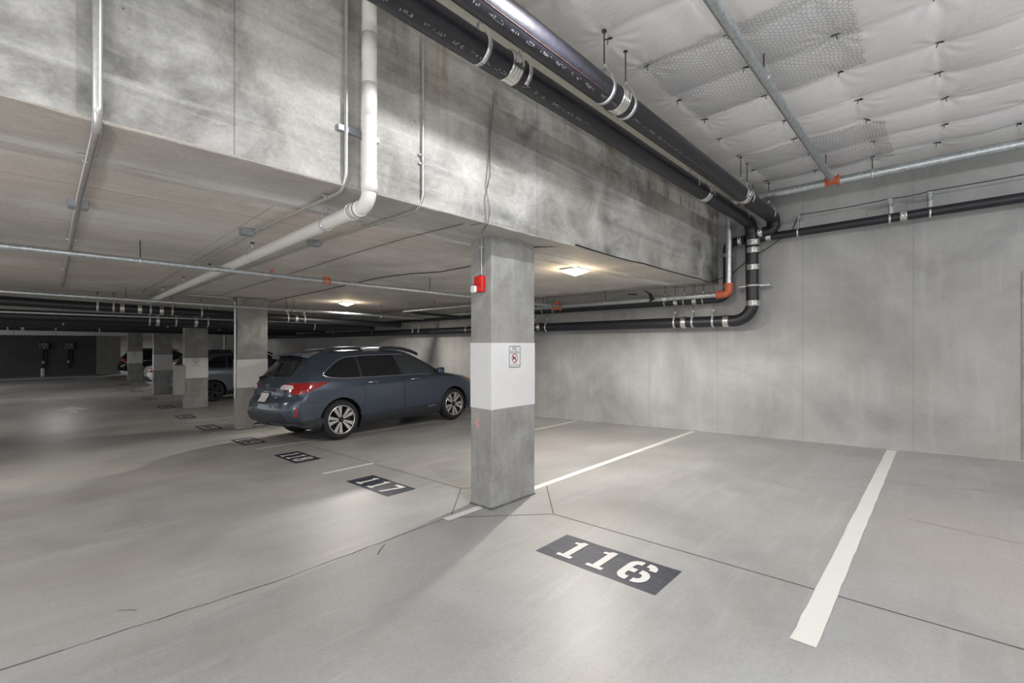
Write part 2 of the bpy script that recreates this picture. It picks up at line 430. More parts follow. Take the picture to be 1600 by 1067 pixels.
v, f = grid_mesh(np.arange(-9, .31, .1), np.arange(-7, 2.69, .1), lambda X, Y: 3.80 + .02 * np.sin(X * 5) * np.cos(Y * 4))
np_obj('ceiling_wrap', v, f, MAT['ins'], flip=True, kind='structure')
v, f = grid_mesh(np.arange(.3, WX, .1), np.arange(-7, -2.59, .1), lambda X, Y: 3.80 + .02 * np.sin(X * 5) * np.cos(Y * 4))
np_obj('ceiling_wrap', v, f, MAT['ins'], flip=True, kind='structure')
b = MB(); b.box(-9, WX + .3, -7, 2.7, 4.0, 4.2); b.build('ceiling_deck', MAT['slab'], kind='structure')

# pins
pin_me = None
for (pa, pb) in PINS:
    if not (2.3 < pa < 7.4 and -1.3 < pb < 2): continue
    if pin_me is None:
        q = MB(); q.tube([(-.036, 0, 0), (.036, .004, .004)], .005, 5); q.tube([(0, 0, .012), (.003, 0, -.035)], .0035, 5); q.tube([(-.02, 0, .004), (-.02, 0, .004 + .001)], .016, 8)
        o = q.build('insulation_pin', MAT['pin']); pin_me = o.data
    else:
        o = bpy.data.objects.new('insulation_pin', pin_me); COL.objects.link(o)
    o.location = (pa, pb, float(zins(pa, pb)) - .012); o.rotation_euler = (random.uniform(-.3, .3), random.uniform(-.3, .3), 1.57 + random.uniform(-.7, .7))
    tag(o, 'small dark T shaped steel pin holding up the white insulation wrap', 'pin', 'pins holding the insulation')

# hexagonal wire netting under the wrap
def hex_net(name, corners, label, cell=.042, ragged=.02):
    (x0, y0), (x1, y1) = (min(c[0] for c in corners), min(c[1] for c in corners)), (max(c[0] for c in corners), max(c[1] for c in corners))
    C = [Vector(c) for c in corners]
    def inside(x, y):
        s = 0
        for i in range(len(C)):
            a, bb = C[i], C[(i + 1) % len(C)]
            s += 1 if (bb.x - a.x) * (y - a.y) - (bb.y - a.y) * (x - a.x) > 0 else -1
        return abs(s) == len(C)
    E = []
    h = cell * .66
    r = 0; y = y0
    while y < y1:
        x = x0 + (cell * .5 if r % 2 else 0)
        while x < x1:
            p1, p2, p3, p4 = (x, y), (x + cell * .5, y + h * .3), (x + cell, y), (x + cell * .5, y + h)
            E += [(p1, p2), (p2, p3), (p2, p4)]
            x += cell
        y += h; r += 1
    E = [(p, q) for p, q in E if inside(*p) and inside(*q)]
    P = np.array([[*p, *q] for p, q in E]); wob = lambda X, Y: (X + .006 * np.sin(Y * 31 + X * 17), Y + .006 * np.sin(X * 27 + Y * 13))
    ax, ay = wob(P[:, 0], P[:, 1]); bx, by = wob(P[:, 2], P[:, 3])
    az = zins(ax, ay) - .012 - .006 * np.sin(ax * 9) ; bz = zins(bx, by) - .012 - .006 * np.sin(bx * 9)
    mb = MB(); rr = .0014
    for i in range(len(E)):
        A, B_ = Vector((ax[i], ay[i], az[i])), Vector((bx[i], by[i], bz[i])); d = (B_ - A).normalized(); u = d.orthogonal().normalized(); w = d.cross(u)
        o = [(u * math.cos(t) + w * math.sin(t)) * rr for t in (0, 2.1, 4.2)]
        mb.add([A + q for q in o] + [B_ + q for q in o], [(0, 1, 4, 3), (1, 2, 5, 4), (2, 0, 3, 5)])
    tag(mb.build(name, MAT['hex']), label, 'wire mesh')
hex_net('wire_netting', [(3.40, 1.85), (3.42, .42), (4.66, .43), (4.70, 1.78)], 'large sheet of grey hexagonal wire netting under the white insulation')
hex_net('wire_netting', [(5.95, 1.80), (5.95, .42), (7.2, .40), (7.15, 1.78)], 'smaller sheet of hexagonal wire netting close to the back wall')

# ------------------------------------------------------------------ columns
def text_into(s, size, at, mat, parent, name, spacing=1.0):
    """flat lettering on a plane facing -y, standing upright"""
    cu = bpy.data.curves.new('t', 'FONT'); cu.body = s; cu.size = size; cu.align_x = 'CENTER'; cu.align_y = 'CENTER'; cu.space_character = spacing
    o = bpy.data.objects.new('t', cu); COL.objects.link(o)
    dg = bpy.context.evaluated_depsgraph_get(); me = bpy.data.meshes.new_from_object(o.evaluated_get(dg))
    bpy.data.objects.remove(o)
    me.transform(Matrix.Translation(at) @ Matrix.Rotation(PI / 2, 4, 'X')); me.materials.clear(); me.materials.append(mat)
    return link_mesh(name, me, parent)

def rrect(x0, x1, z0, z1, r, n=5):
    p = []
    for cx, cz, a0 in ((x1 - r, z1 - r, 0), (x0 + r, z1 - r, 90), (x0 + r, z0 + r, 180), (x1 - r, z0 + r, 270)):
        p += [(cx + r * math.cos(math.radians(a0 + 90 * i / n)), cz + r * math.sin(math.radians(a0 + 90 * i / n))) for i in range(n + 1)]
    return p

def make_sign(x0, x1, z0, z1, y, label):
    s = empty('parking_sign', ((x0 + x1) / 2, y, z0), label=label, cat='sign')
    yf = y - .004
    b = MB(); o = rrect(x0, x1, z0, z1, .018); n = len(o)
    b.add([(p[0], yf, p[1]) for p in o] + [(p[0], y, p[1]) for p in o], [tuple(range(n))[::-1]] + [(i, (i + 1) % n, n + (i + 1) % n, n + i) for i in range(n)])
    b.build('sign_plate', MAT['sign'], s)
    b = MB(); a = rrect(x0 + .002, x1 - .002, z0 + .002, z1 - .002, .016); c = rrect(x0 + .008, x1 - .008, z0 + .008, z1 - .008, .012)
    b.add([(p[0], yf - .001, p[1]) for p in a + c], [(i, (i + 1) % n, n + (i + 1) % n, n + i) for i in range(n)]); b.build('border', MAT['sign_black'], s)
    w = x1 - x0; cx = (x0 + x1) / 2; h = z1 - z0
    text_into('NO', .042 * w / .16, (cx, yf - .001, z0 + h * .86), MAT['sign_black'], s, 'lettering')
    text_into('IDLING', .040 * w / .16, (cx, yf - .001, z0 + h * .70), MAT['sign_black'], s, 'lettering')
    text_into('PLEASE', .016 * w / .16, (cx, yf - .001, z0 + h * .20), MAT['sign_black'], s, 'lettering')
    text_into('TURN OFF ENGINE', .017 * w / .16, (cx, yf - .001, z0 + h * .11), MAT['sign_black'], s, 'lettering')
    R = w * .27; cz = z0 + h * .44; N = 24
    b = MB(); vs = [(cx + q * math.cos(2 * PI * i / N), yf - .0015, cz + q * math.sin(2 * PI * i / N)) for q in (R, R * .82) for i in range(N)]
    b.add(vs, [(i, (i + 1) % N, N + (i + 1) % N, N + i) for i in range(N)])
    d = R * .86 * .707; t = R * .07
    b.add([(cx - d - t, yf - .0025, cz + d - t), (cx - d + t, yf - .0025, cz + d + t), (cx + d + t, yf - .0025, cz - d + t), (cx + d - t, yf - .0025, cz - d - t)], [(0, 1, 2, 3)])
    b.build('red_ring', MAT['sign_red'], s)
    b = MB(); b.add([(cx + px * R, yf - .002, cz + pz * R) for px, pz in ((-.65, -.3), (-.1, -.3), (-.1, 0), (-.25, .02), (-.35, .25), (-.6, .25))], [tuple(range(6))])
    b.add([(cx + px * R, yf - .002, cz + pz * R) for px, pz in ((.1, -.45), (.28, -.5), (.3, .1), (.45, .35), (.25, .45), (.12, .15))], [tuple(range(6))])
    b.build('car_symbol', MAT['sign_black'], s)
    return s

COLX0, COLX1 = 2.778, 3.372
def column(y0, w, bz, label, sign=True):
    z0 = fz(y0 + w / 2)
    c = empty('concrete_column', ((COLX0 + COLX1) / 2, y0 + w / 2, z0), label=label, cat='column', group='columns between the stalls')
    b = MB(); b.bevbox(COLX0, COLX1, y0, y0 + w, z0 - .06, 2.508, .010, 2); b.build('shaft', MAT['column'], c)
    b = MB(); e = .0025; zt = z0 + 1.525 if bz is None else bz
    b.bevbox(COLX0 - e, COLX1 + e, y0 - e, y0 + w + e, zt - .612, zt, .002, 1); b.build('painted_band', MAT['white_paint'], c, label='glossy white painted band')
    b = MB()
    for p, q in (((COLX0, y0), (COLX1, y0)), ((COLX0, y0), (COLX0, y0 + w))):
        n = 14; pts = [(p[0] + (q[0] - p[0]) * i / n, p[1] + (q[1] - p[1]) * i / n, fz(p[1] + (q[1] - p[1]) * i / n) + .004) for i in range(n + 1)]
        b.tube(pts, [random.uniform(.008, .016) for _ in pts], 6, smooth=False)
    b.build('base_caulk', MAT['caulk'], c)
    return c
c1 = column(2.94, .29, 1.522, 'nearest concrete column with white band and red alarm box')
b = MB()
for k in range(26):
    a = random.uniform(0, 6.28); r = abs(random.gauss(0, .015)); yy = 3.13 + r * math.cos(a) * .8; zz = .76 + r * math.sin(a) * 1.5; q = random.uniform(.003, .014)
    b.add([(COLX0 - .0012 - k * .00002, yy + q * math.cos(t), zz + q * math.sin(t) * 1.3) for t in np.arange(0, 6.2, .8)], [tuple(range(8))[::-1]])
b.build('spray_mark', MAT['pink'], c1, label='faint red spray paint mark')
c2 = column(10.88, .29, 1.162, 'second concrete column with conduit, behind the blue wagon')
c3 = column(16.33, .29, 1.072, 'third concrete column with a grey cabinet on its left side')
c4 = column(22.15, .29, 1.062, 'fourth concrete column beside the rear of the white sedan')
c5 = column(30.5, .29, 1.072, 'farthest concrete column in front of the black car')
make_sign(2.995, 3.155, 1.285, 1.495, 2.9375, 'white NO IDLING sign with red ring on the nearest column')
make_sign(2.96, 3.14, .82, 1.05, 16.327, 'small NO IDLING sign on the third column')
make_sign(2.96, 3.14, .82, 1.05, 30.497, 'tiny NO IDLING sign on the farthest column')
# grey cabinet on the third column
c = empty('electrical_cabinet', (COLX0, 16.5, .35), label='plain grey metal cabinet fixed to the lane side of the third column', cat='cabinet')
b = MB(); b.bevbox(COLX0 - .24, COLX0, 16.22, 16.62, -.02, .86, .01); b.build('cabinet_body', MAT['panel'], c)
b = MB(); b.bevbox(COLX0 - .23, COLX0 - .01, 16.205, 16.22, .0, .84, .004, 1); b.build('cabinet_door', MAT['panel'], c)

# fire alarm on column 1
A = empty('fire_alarm', (2.73, 3.08, 1.98), label='red fire alarm horn with clear strobe high on the nearest column', cat='alarm')
b = MB(); b.bevbox(2.725, 2.778, 3.015, 3.13, 1.99, 2.14, .012, 3); b.build('alarm_body', MAT['red'], A)
b = MB(); b.bevbox(2.715, 2.727, 3.03, 3.115, 2.06, 2.125, .006, 2); b.build('horn_grille', MAT['red'], A)
b = MB(); b.bevbox(2.695, 2.727, 3.075, 3.145, 1.985, 2.05, .014, 3); b.build('strobe_lens', MAT['lens'], A, label='clear strobe lens')
b = MB(); b.bevbox(2.75, 2.778, 3.03, 3.10, 2.14, 2.158, .004, 1); b.build('back_box', MAT['box'], A)
b = MB(); b.tube([(2.765, 3.06, 2.15), (2.765, 3.06, 2.5)], .009, 8); b.build('supply_conduit', MAT['conduit'], A)
b = MB(); b.bevbox(2.752, 2.778, 3.035, 3.085, 2.40, 2.42, .003, 1); b.build('conduit_strap', MAT['strap'], A)

# ------------------------------------------------------------------ floor markings
def seg_line(name, x0, x1, y, w, label, grp=None):
    b = MB(); n = int((x1 - x0) / .12); top = []; bot = []
    for i in range(n + 1):
        x = x0 + (x1 - x0) * i / n; e = .003
        top.append((x, y + w / 2 + random.uniform(-e, e))); bot.append((x, y - w / 2 + random.uniform(-e, e)))
    vs = [(p[0], p[1], fz(p[1]) + .0022) for p in top + bot]; k = n + 1
    b.add(vs, [(i, k + i, k + i + 1, i + 1) for i in range(n)])
    o = b.build(name, MAT['stripe']); return tag(o, label, 'stripe', grp)
G = 'white stripes between the stalls'
seg_line('stall_stripe', 2.46, WX - .03, .47, .105, 'wide white floor stripe at the right end of stall 116', G)
seg_line('stall_stripe', 2.36, WX - .08, 3.07, .09, 'white floor stripe running under the nearest column to the wall', G)
seg_line('stall_stripe', 2.36, 3.04, 5.56, .08, 'short white stripe piece between plates 117 and 118', G)
seg_line('stall_stripe', 5.3, WX - .1, 5.5, .08, 'white stripe piece at the wall behind the nearest column', G)
for y, nm in ((8.13, 'thin white stripe under the near wheels of the blue wagon'), (10.98, 'white stripe running to the second column'), (13.45, 'white stripe between the second and third columns'),
              (16.45, 'white stripe running to the third column'), (19.4, 'far white stripe between the third and fourth columns'), (22.3, 'far white stripe running to the fourth column'),
              (27.0, 'distant white stripe near the white sedan'), (30.6, 'distant white stripe at the farthest column')):
    seg_line('stall_stripe', 2.34, WX - .1, y, .08, nm, G)

def stroke(pts, w):
    pts = [Vector(p) for p in pts]; L = []; R = []
    for i in range(len(pts)):
        d0 = (pts[i] - pts[i - 1]).normalized() if i > 0 else (pts[1] - pts[0]).normalized()
        d1 = (pts[i + 1] - pts[i]).normalized() if i < len(pts) - 1 else d0
        t = (d0 + d1).normalized(); nrm = Vector((-t.y, t.x)); k = w / 2 / max(.4, nrm.dot(Vector((-d0.y, d0.x))))
        L.append(pts[i] + nrm * k); R.append(pts[i] - nrm * k)
    return [[L[i], R[i], R[i + 1], L[i + 1]] for i in range(len(pts) - 1)]
def arcp(cx, cy, rx, ry, a0, a1, n=5):
    return [(cx + rx * math.cos(math.radians(a0 + (a1 - a0) * i / n)), cy + ry * math.sin(math.radians(a0 + (a1 - a0) * i / n))) for i in range(n + 1)]
W = .19; h_ = W / 2
DIG = {
 '1': [[(.14, 0), (.62, 0), (.62, .13), (.49, .13), (.49, 1), (.33, 1), (.27, .92), (.14, .90), (.14, .80), (.29, .80), (.29, .13), (.14, .13)]],
 '6': [('s', [(.34, 1 - h_)] + arcp(.28, .72, .18, .185, 90, 180) + arcp(.28, .28, .18, .185, 180, 270) + [(.34, h_)]),
       ('s', [(.20, .50), (.36, .50)]),
       ('s', [(.46, 1 - h_)] + arcp(.52, .76, .15, .145, 90, 0) + [(.67, .70)]),
       ('s', [(.46, .52)] + arcp(.50, .32, .19, .20, 90, 0) + arcp(.50, .28, .19, .185, 0, -90) + [(.46, h_)])],
 '7': [[(.05, 1), (.72, 1), (.72, .84), (.42, 0), (.22, 0), (.50, .82), (.05, .82)]],
 '8': [('s', [(.34, 1 - h_)] + arcp(.30, .74, .16, .165, 90, 270) + [(.34, .53)]), ('s', [(.34, .47)] + arcp(.29, .28, .18, .185, 90, 270) + [(.34, h_)]),
       ('s', [(.44, 1 - h_)] + arcp(.48, .74, .16, .165, 90, -90) + [(.44, .53)]), ('s', [(.44, .47)] + arcp(.49, .28, .18, .185, 90, -90) + [(.44, h_)])],
 '0': [('s', [(.34, 1 - h_)] + arcp(.28, .72, .18, .185, 90, 180) + arcp(.28, .28, .18, .185, 180, 270) + [(.34, h_)]),
       ('s', [(.44, 1 - h_)] + arcp(.50, .72, .18, .185, 90, 0) + arcp(.50, .28, .18, .185, 0, -90) + [(.44, h_)])],
 '2': [('s', [(.10, .72)] + arcp(.39, .68, .27, .22, 160, -20, 8) + [(.20, .20), (.12, .095)]), [(.05, 0), (.75, 0), (.75, .17), (.05, .17)]],
 '3': [('s', arcp(.39, .73, .27, .18, 170, -80, 8)), ('s', arcp(.39, .29, .29, .195, 80, -170, 8))],
}
DIG['9'] = [('s', [(.78 - x, 1 - y) for x, y in s[1]]) for s in DIG['6']]
def number_plate(txt, yl, yr, x0, x1, label):
    """painted plate on the floor; read from the lane, so text runs towards -y and up is +x"""
    o = empty('stall_number', ((x0 + x1) / 2, (yl + yr) / 2, fz((yl + yr) / 2)), label=label, cat='floor number', group='painted stall numbers')
    b = MB(); n = 6; m = 4
    vs = [(x0 + (x1 - x0) * j / m + random.uniform(-.003, .003), yl + (yr - yl) * i / n, 0) for i in range(n + 1) for j in range(m + 1)]
    vs = [(x, y, fz(y) + .0018) for x, y, z in vs]
    b.add(vs, [(i * (m + 1) + j, (i + 1) * (m + 1) + j, (i + 1) * (m + 1) + j + 1, i * (m + 1) + j + 1) for i in range(n) for j in range(m)])
    b.build('painted_ground', MAT['plate'], o)
    hgt = (x1 - x0) * .76; Wd = (yl - yr); base = x0 + (x1 - x0) * .12
    for k, ch in enumerate(txt):
        cu = yl - Wd * (.23 + .27 * k)
        b = MB()
        for s in DIG[ch]:
            polys = stroke(s[1], W) if isinstance(s, tuple) else [[Vector(p) for p in s]]
            for q in polys:
                vs = [(base + p.y * hgt, cu - (p.x - .39) * hgt * .92, 0) for p in q]
                b.add([(x, y, fz(y) + .0045) for x, y, z in vs], [tuple(range(len(q)))])
        b.build('digit', MAT['stripe'], o)
number_plate('116', 2.08, 1.18, 2.40, 2.765, 'dark painted stall number 116 on the floor, right of the nearest column')
number_plate('117', 4.98, 4.06, 2.38, 2.72, 'dark painted stall number 117 on the floor, left of the nearest column')
number_plate('118', 7.36, 6.46, 2.36, 2.72, 'dark painted stall number 118 on the floor below the rear wheel')
number_plate('119', 9.6, 8.72, 2.33, 2.70, 'dark painted stall number 119 on the floor behind the rear bumper of the blue wagon')
for t, y, lab in (('120', 11.95, 'dark painted stall number 120 at the foot of the second column'), ('121', 14.5, 'dark painted stall number 121 in front of the third column'),
                  ('122', 17.4, 'small dark stall number 122 below the grey cabinet'), ('123', 20.6, 'small dark stall number 123 in front of the fourth column'),
                  ('126', 24.3, 'distant stall number on the floor left of the fourth column'), ('127', 28.7, 'distant stall number behind the white sedan, near the farthest column'),
                  ('128', 33.2, 'farthest painted stall number, behind the black car')):
    number_plate(t, y + .47, y - .47, 2.30, 2.66, lab)
# arrow in the lane, pointing to the far end
b = MB()
for poly in ([(.33, 17.7), (.53, 17.7), (.53, 18.6), (.33, 18.6)], [(.0, 18.6), (.86, 18.6), (.43, 19.7)]):
    b.add([(x, y, fz(y) + .003) for x, y in poly], [tuple(range(len(poly)))])
tag(b.build('lane_arrow', MAT['stripe']), 'pale painted arrow on the lane floor at the left', 'arrow')
b = MB(); floor_strip(b, (-2.6, 15), (-2.2, 15.0), .5, .003); tag(b.build('lane_mark', MAT['stripe']), 'faint pale paint mark at the left edge of the lane', 'floor mark')

# ------------------------------------------------------------------ pipes
def ring(p, axis, r, w, t=.004, n=20, ridges=0):
    """flat band around a pipe"""
    b = MB(); p = Vector(p); ax = Vector(axis).normalized()
    prof = [(-w / 2, r), (-w / 2, r + t)]
    if ridges:
        for i in range(ridges): 
            u = -w / 2 + w * (i + .5) / ridges; prof += [(u - w / ridges * .3, r + t), (u, r + t * 1.8), (u + w / ridges * .3, r + t)]
    prof += [(w / 2, r + t), (w / 2, r)]
    u = ax.orthogonal().normalized(); v_ = ax.cross(u)
    vs = [p + ax * a + (u * math.cos(2 * PI * j / n) + v_ * math.sin(2 * PI * j / n)) * q for a, q in prof for j in range(n)]
    k = len(prof)
    b.add(vs, [(i * n + j, (i + 1) * n + j, (i + 1) * n + (j + 1) % n, i * n + (j + 1) % n) for i in range(k - 1) for j in range(n)], True)
    return b
def coupling(parent, p, axis, r, w=.10, name='coupling', mat='steel', ridges=4):
    o = ring(p, axis, r, w, .007, 24, ridges).build(name, MAT[mat], parent)
    b = MB()                                                  # worm screws on the band
    ax = Vector(axis).normalized(); u = ax.orthogonal().normalized()
    if abs(ax.z) < .5: u = Vector((0, -1, 0)) if abs(ax.x) > .5 else Vector((-1, 0, 0))
    else: u = Vector((-.7, -.7, 0)).normalized()
    side = ax.cross(u)
    for s in (-.3, .3):
        b = MB(); c = Vector(p) + ax * w * s + u * (r + .014); b.tube([c - side * .02, c + side * .02], .006, 6)
        b.build('worm_screw', MAT['strap'], o)
    return o
def hanger(parent, p, axis, r, ztop, strap='strap'):
    """clevis strap round the pipe, neck above it and a threaded rod to the ceiling"""
    p = Vector(p); o = ring(p, axis, r + .001, .034 if r > .08 else .02, .004, 24).build('hanger_strap', MAT[strap], parent)
    ax = Vector(axis).normalized(); side = ax.cross(Vector((0, 0, 1))).normalized()
    b = MB(); w = .014 if r > .08 else .008
    for s in (-1, 1):
        a0 = p + side * s * r * .92 + Vector((0, 0, r * .42)); a1 = p + Vector((0, 0, r + .085 if r > .08 else r + .05)) + side * s * .012
        mid = (a0 + a1) / 2 + side * s * .012
        for (q0, q1) in ((a0, mid), (mid, a1)):
            d = Vector((0, 0, 0)) + side * .002
            b.add([q0 - ax * w, q0 + ax * w, q1 + ax * w, q1 - ax * w, q0 - ax * w + d, q0 + ax * w + d, q1 + ax * w + d, q1 - ax * w + d],
                  [(0, 1, 2, 3), (7, 6, 5, 4), (0, 4, 5, 1), (1, 5, 6, 2), (2, 6, 7, 3), (3, 7, 4, 0)])
    top = p + Vector((0, 0, r + (.085 if r > .08 else .05)))
    b.tube([top - side * .02, top + side * .02], .009, 8); b.tube([top - Vector((0, 0, .02)), top + Vector((0, 0, .02))], .012, 6)
    b.build('clevis', MAT['strap'], o)
    b = MB(); b.tube([top, (top.x, top.y, ztop)], .0055, 6); b.build('hanger_rod', MAT['rod'], o)
    b = MB(); b.tube([(top.x, top.y, ztop), (top.x, top.y, ztop - .012)], .018, 8); b.build('washer', MAT['rod'], o)
def print_marks(parent, x0, x1, y, z, r, ang, seed):
    """rows of small pale stencil strokes along a pipe that runs along x"""
    rd = random.Random(seed); b = MB(); x = x0
    def pt(x, s): 
        a = ang + s / r; return (x, y + (r + .0012) * math.cos(a), z + (r + .0012) * math.sin(a))
    while x < x1:
        word = rd.randint(2, 7)
        for _ in range(word):
            for k in range(rd.randint(2, 3)):
                if rd.random() < .5: s0 = rd.choice([-.008, 0, .008]); q = [(x, s0), (x + .010, s0), (x + .010, s0 + .002), (x, s0 + .002)]
                else: u = x + rd.choice([0, .008]); q = [(u, -.008 if rd.random() < .5 else 0), (u + .0022, -.008), (u + .0022, .008), (u, .008 if rd.random() < .6 else 0)]
                if rd.random() < .8: b.add([pt(*e) for e in q], [(0, 1, 2, 3)])
            x += .017
        x += rd.uniform(.02, .08)
    b.build('stencil_print', MAT['print'], parent, kind='stuff')

ZI = 3.80
R1 = .090; RX = 7.47; RZ = 3.38; LZ = 1.87
P1 = empty('drain_pipe', (RX, 2.1, LZ), label='thick black iron pipe nearest the beam, dropping down the wall and running left', cat='pipe')
b = MB(); b.tube(fillet([(-7, 2.1, RZ + .02), (RX, 2.1, RZ - .02), (RX, 2.08, LZ), (RX, 24, LZ - .06)], [.16, .27], 10), R1, 28); b.build('pipe_run', MAT['iron'], P1)
b = MB(); b.tube([(-6, 2.1 - .0645, RZ - .052), (RX - .3, 2.1 - .0645, RZ - .077)], .0022, 5); b.build('mould_seam', MAT['iron_seam'], P1)
print_marks(P1, .2, 7.0, 2.1, RZ - .006, R1, math.radians(245), 3)
coupling(P1, (2.15, 2.1, RZ), (1, 0, 0), R1)
coupling(P1, (5.58, 2.1, RZ - .015), (1, 0, 0), R1)
for x in (1.89, 2.27, 5.20, 5.70, 7.05): hanger(P1, (x, 2.1, RZ), (1, 0, 0), R1, ZI + .04)
for z in (3.06, 2.94, 2.68, 2.13): coupling(P1, (RX, 2.08, z), (0, 0, 1), R1, .085)
b = ring((RX, 2.08, 2.40), (0, 0, 1), R1, .03, .006); o = b.build('riser_clamp', MAT['strap'], P1)
b = MB(); b.bevbox(RX + .02, WX, 1.86, 2.30, 2.385, 2.415, .004, 1); b.build('clamp_bar', MAT['strap'], o)
for y in (2.32, 3.0 + .02, 3.02): pass
coupling(P1, (RX, 2.46, LZ), (0, 1, 0), R1, .085); coupling(P1, (RX, 3.14, LZ), (0, 1, 0), R1, .085)
for y in (2.66, 2.99, 3.30): 
    hanger(P1, (RX, y, LZ), (0, 1, 0), R1, 2.52 if y > 2.68 else 2.52)
coupling(P1, (RX, 6.35, LZ), (0, 1, 0), R1, .085)
for y in (6.15, 6.5, 8.2, 8.5, 8.8, 10.9, 11.2, 13.6, 16.5, 19.5): hanger(P1, (RX, y, LZ - .01), (0, 1, 0), R1, 2.52)

P2 = empty('drain_pipe', (RX, 1.8, RZ), label='thick black iron pipe hanging furthest from the beam, ending at the wall', cat='pipe')
b = MB(); b.tube(fillet([(-7, 1.8, RZ + .03), (RX, 1.8, RZ), (RX, 1.8, 3.24)], .09, 8), R1, 28)
b.tube(fillet([(RX, 1.8, 3.30), (RX, 1.8, 3.20), (RX, 2.1, 3.20)], .06, 8), R1 * .8, 24); b.build('pipe_run', MAT['iron'], P2)
b = MB(); b.tube([(-6, 1.8 - .0645, RZ - .036), (RX - .3, 1.8 - .0645, RZ - .063)], .0022, 5); b.build('mould_seam', MAT['iron_seam'], P2)
print_marks(P2, .2, 7.2, 1.8, RZ + .008, R1, math.radians(245), 11)
coupling(P2, (3.03, 1.8, RZ + .015), (1, 0, 0), R1)
coupling(P2, (6.06, 1.8, RZ), (1, 0, 0), R1)
for x in (2.85, 3.16, 5.97, 6.22, 7.22): hanger(P2, (x, 1.8, RZ + .01), (1, 0, 0), R1, ZI + .04)
coupling(P2, (RX, 1.97, 3.20), (0, 1, 0), R1 * .8, .06)

P3 = empty('drain_pipe', (RX, 2.45, 2.26), label='black iron pipe beside the galvanised riser, turning left high on the back wall', cat='pipe')
r3 = .07
b = MB(); b.tube(fillet([(RX, 2.18, 3.12), (RX + .05, 2.46, 3.12), (RX + .05, 2.46, 2.24), (RX + .05, 24, 2.18)], [.1, .16], 8), r3, 20); b.build('pipe_run', MAT['iron'], P3)
coupling(P3, (RX + .02, 2.26, 3.12), (0, 1, 0), r3, .06); coupling(P3, (RX + .05, 2.46, 2.92), (0, 0, 1), r3, .06); coupling(P3, (RX + .05, 2.46, 2.42), (0, 0, 1), r3, .06)
for y in (2.98, 3.30): coupling(P3, (RX + .05, y, 2.24), (0, 1, 0), r3, .07)
for y in (2.84, 3.16, 3.5, 6.0, 6.3, 8.0, 8.3, 8.6, 11, 11.3, 14, 17): hanger(P3, (RX + .05, y, 2.235), (0, 1, 0), r3, 2.52)

P4 = empty('wall_pipe', (RX + .07, 0, 3.13), label='thinner black iron pipe running right along the back wall', cat='pipe')
b = MB(); b.tube([(RX + .07, 2.0, 3.125), (RX + .07, -6, 3.19)], .057, 20); b.build('pipe_run', MAT['iron'], P4)
coupling(P4, (RX + .07, 1.88, 3.126), (0, 1, 0), .057, .07); coupling(P4, (RX + .07, .345, 3.14), (0, 1, 0), .057, .07)
for y in (1.5, .48, .10, -1.4):
    o = ring((RX + .07, y, 3.13), (0, 1, 0), .058, .022, .004).build('hanger_strap', MAT['strap'], P4)
    b = MB(); b.bevbox(WX - .20, WX - .01, y - .02, y + .02, 3.325, 3.365, .004, 1); b.tube([(RX + .07, y, 3.18), (RX + .07, y, 3.37)], .006, 6)
    b.bevbox(RX + .035, RX + .105, y - .025, y + .025, 3.36, 3.385, .004, 1); b.build('wall_bracket', MAT['galv'], o)
    b = MB(); b.bevbox(WX - .012, WX, y - .02, y + .02, 3.16, 3.40, .003, 1); b.build('bracket_foot', MAT['strap'], o)

# galvanised sprinkler pipes
S1 = empty('sprinkler_pipe', (7.12, 1, 3.63), label='galvanised sprinkler main along the top of the back wall', cat='pipe')
b = MB(); b.tube([(7.12, 2.38, 3.64), (7.12, -6, 3.60)], .055, 20); b.build('pipe_run', MAT['galv'], S1)
for y in (.62, 1.98, -1.6):
    b = MB(); b.tube([(7.12, y, 3.66), (7.12, y, ZI + .03)], .006, 6); o = b.build('hanger_rod', MAT['rod'], S1); ring((7.12, y, 3.632), (0, 1, 0), .055, .02, .003).build('hanger_ring', MAT['strap'], o)
S2 = empty('sprinkler_pipe', (4, 1.02, 3.62), label='galvanised sprinkler branch crossing under the white insulation', cat='pipe')
b = MB(); b.tube([(-4, 1.02, 3.65), (7.06, 1.02, 3.63)], .037, 16); b.build('pipe_run', MAT['galv'], S2)
for x in (3.95, 6.6, 1.4):
    b = MB(); b.tube([(x, 1.02, 3.66), (x, 1.02, ZI + .03)], .006, 6); o = b.build('hanger_rod', MAT['rod'], S2); ring((x, 1.02, 3.64), (1, 0, 0), .037, .02, .003).build('hanger_ring', MAT['strap'], o)
b = MB(); b.tube([(4.12, 1.02, 3.67), (4.12, 1.02, 3.73)], .014, 8); b.tube([(4.12, 1.02, 3.73), (4.12, 1.02, 3.735)], .03, 10); b.build('sprinkler_head', MAT['strap'], S2)
def orange_tee(parent, p, r, ax1, ax2):
    b = MB(); p = Vector(p); a1 = Vector(ax1); a2 = Vector(ax2)
    b.tube([p - a1 * r * 1.5, p + a1 * r * 1.5], r * 1.15, 16); b.tube([p, p + a2 * r * 2.1], r * 1.0, 14)
    for s in (-1, 1):
        b.tube([p + a1 * r * 1.5 * s - a1 * .012, p + a1 * r * 1.5 * s + a1 * .012], r * 1.35, 16)
        b.tube([p + a1 * r * 1.5 * s + Vector((0, 0, r * 1.3)), p + a1 * r * 1.5 * s + Vector((0, 0, r * 1.7))], .012, 6)
        b.tube([p + a1 * r * 1.5 * s - Vector((0, 0, r * 1.3)), p + a1 * r * 1.5 * s - Vector((0, 0, r * 1.7))], .012, 6)
    b.tube([p + a2 * r * 1.9, p + a2 * r * 2.3], r * 1.2, 16)
    return b.build('orange_fitting', MAT['orange'], parent, label='orange grooved pipe fitting')
orange_tee(S2, (7.04, 1.02, 3.625), .042, (0, 1, 0), (-1, 0, 0))
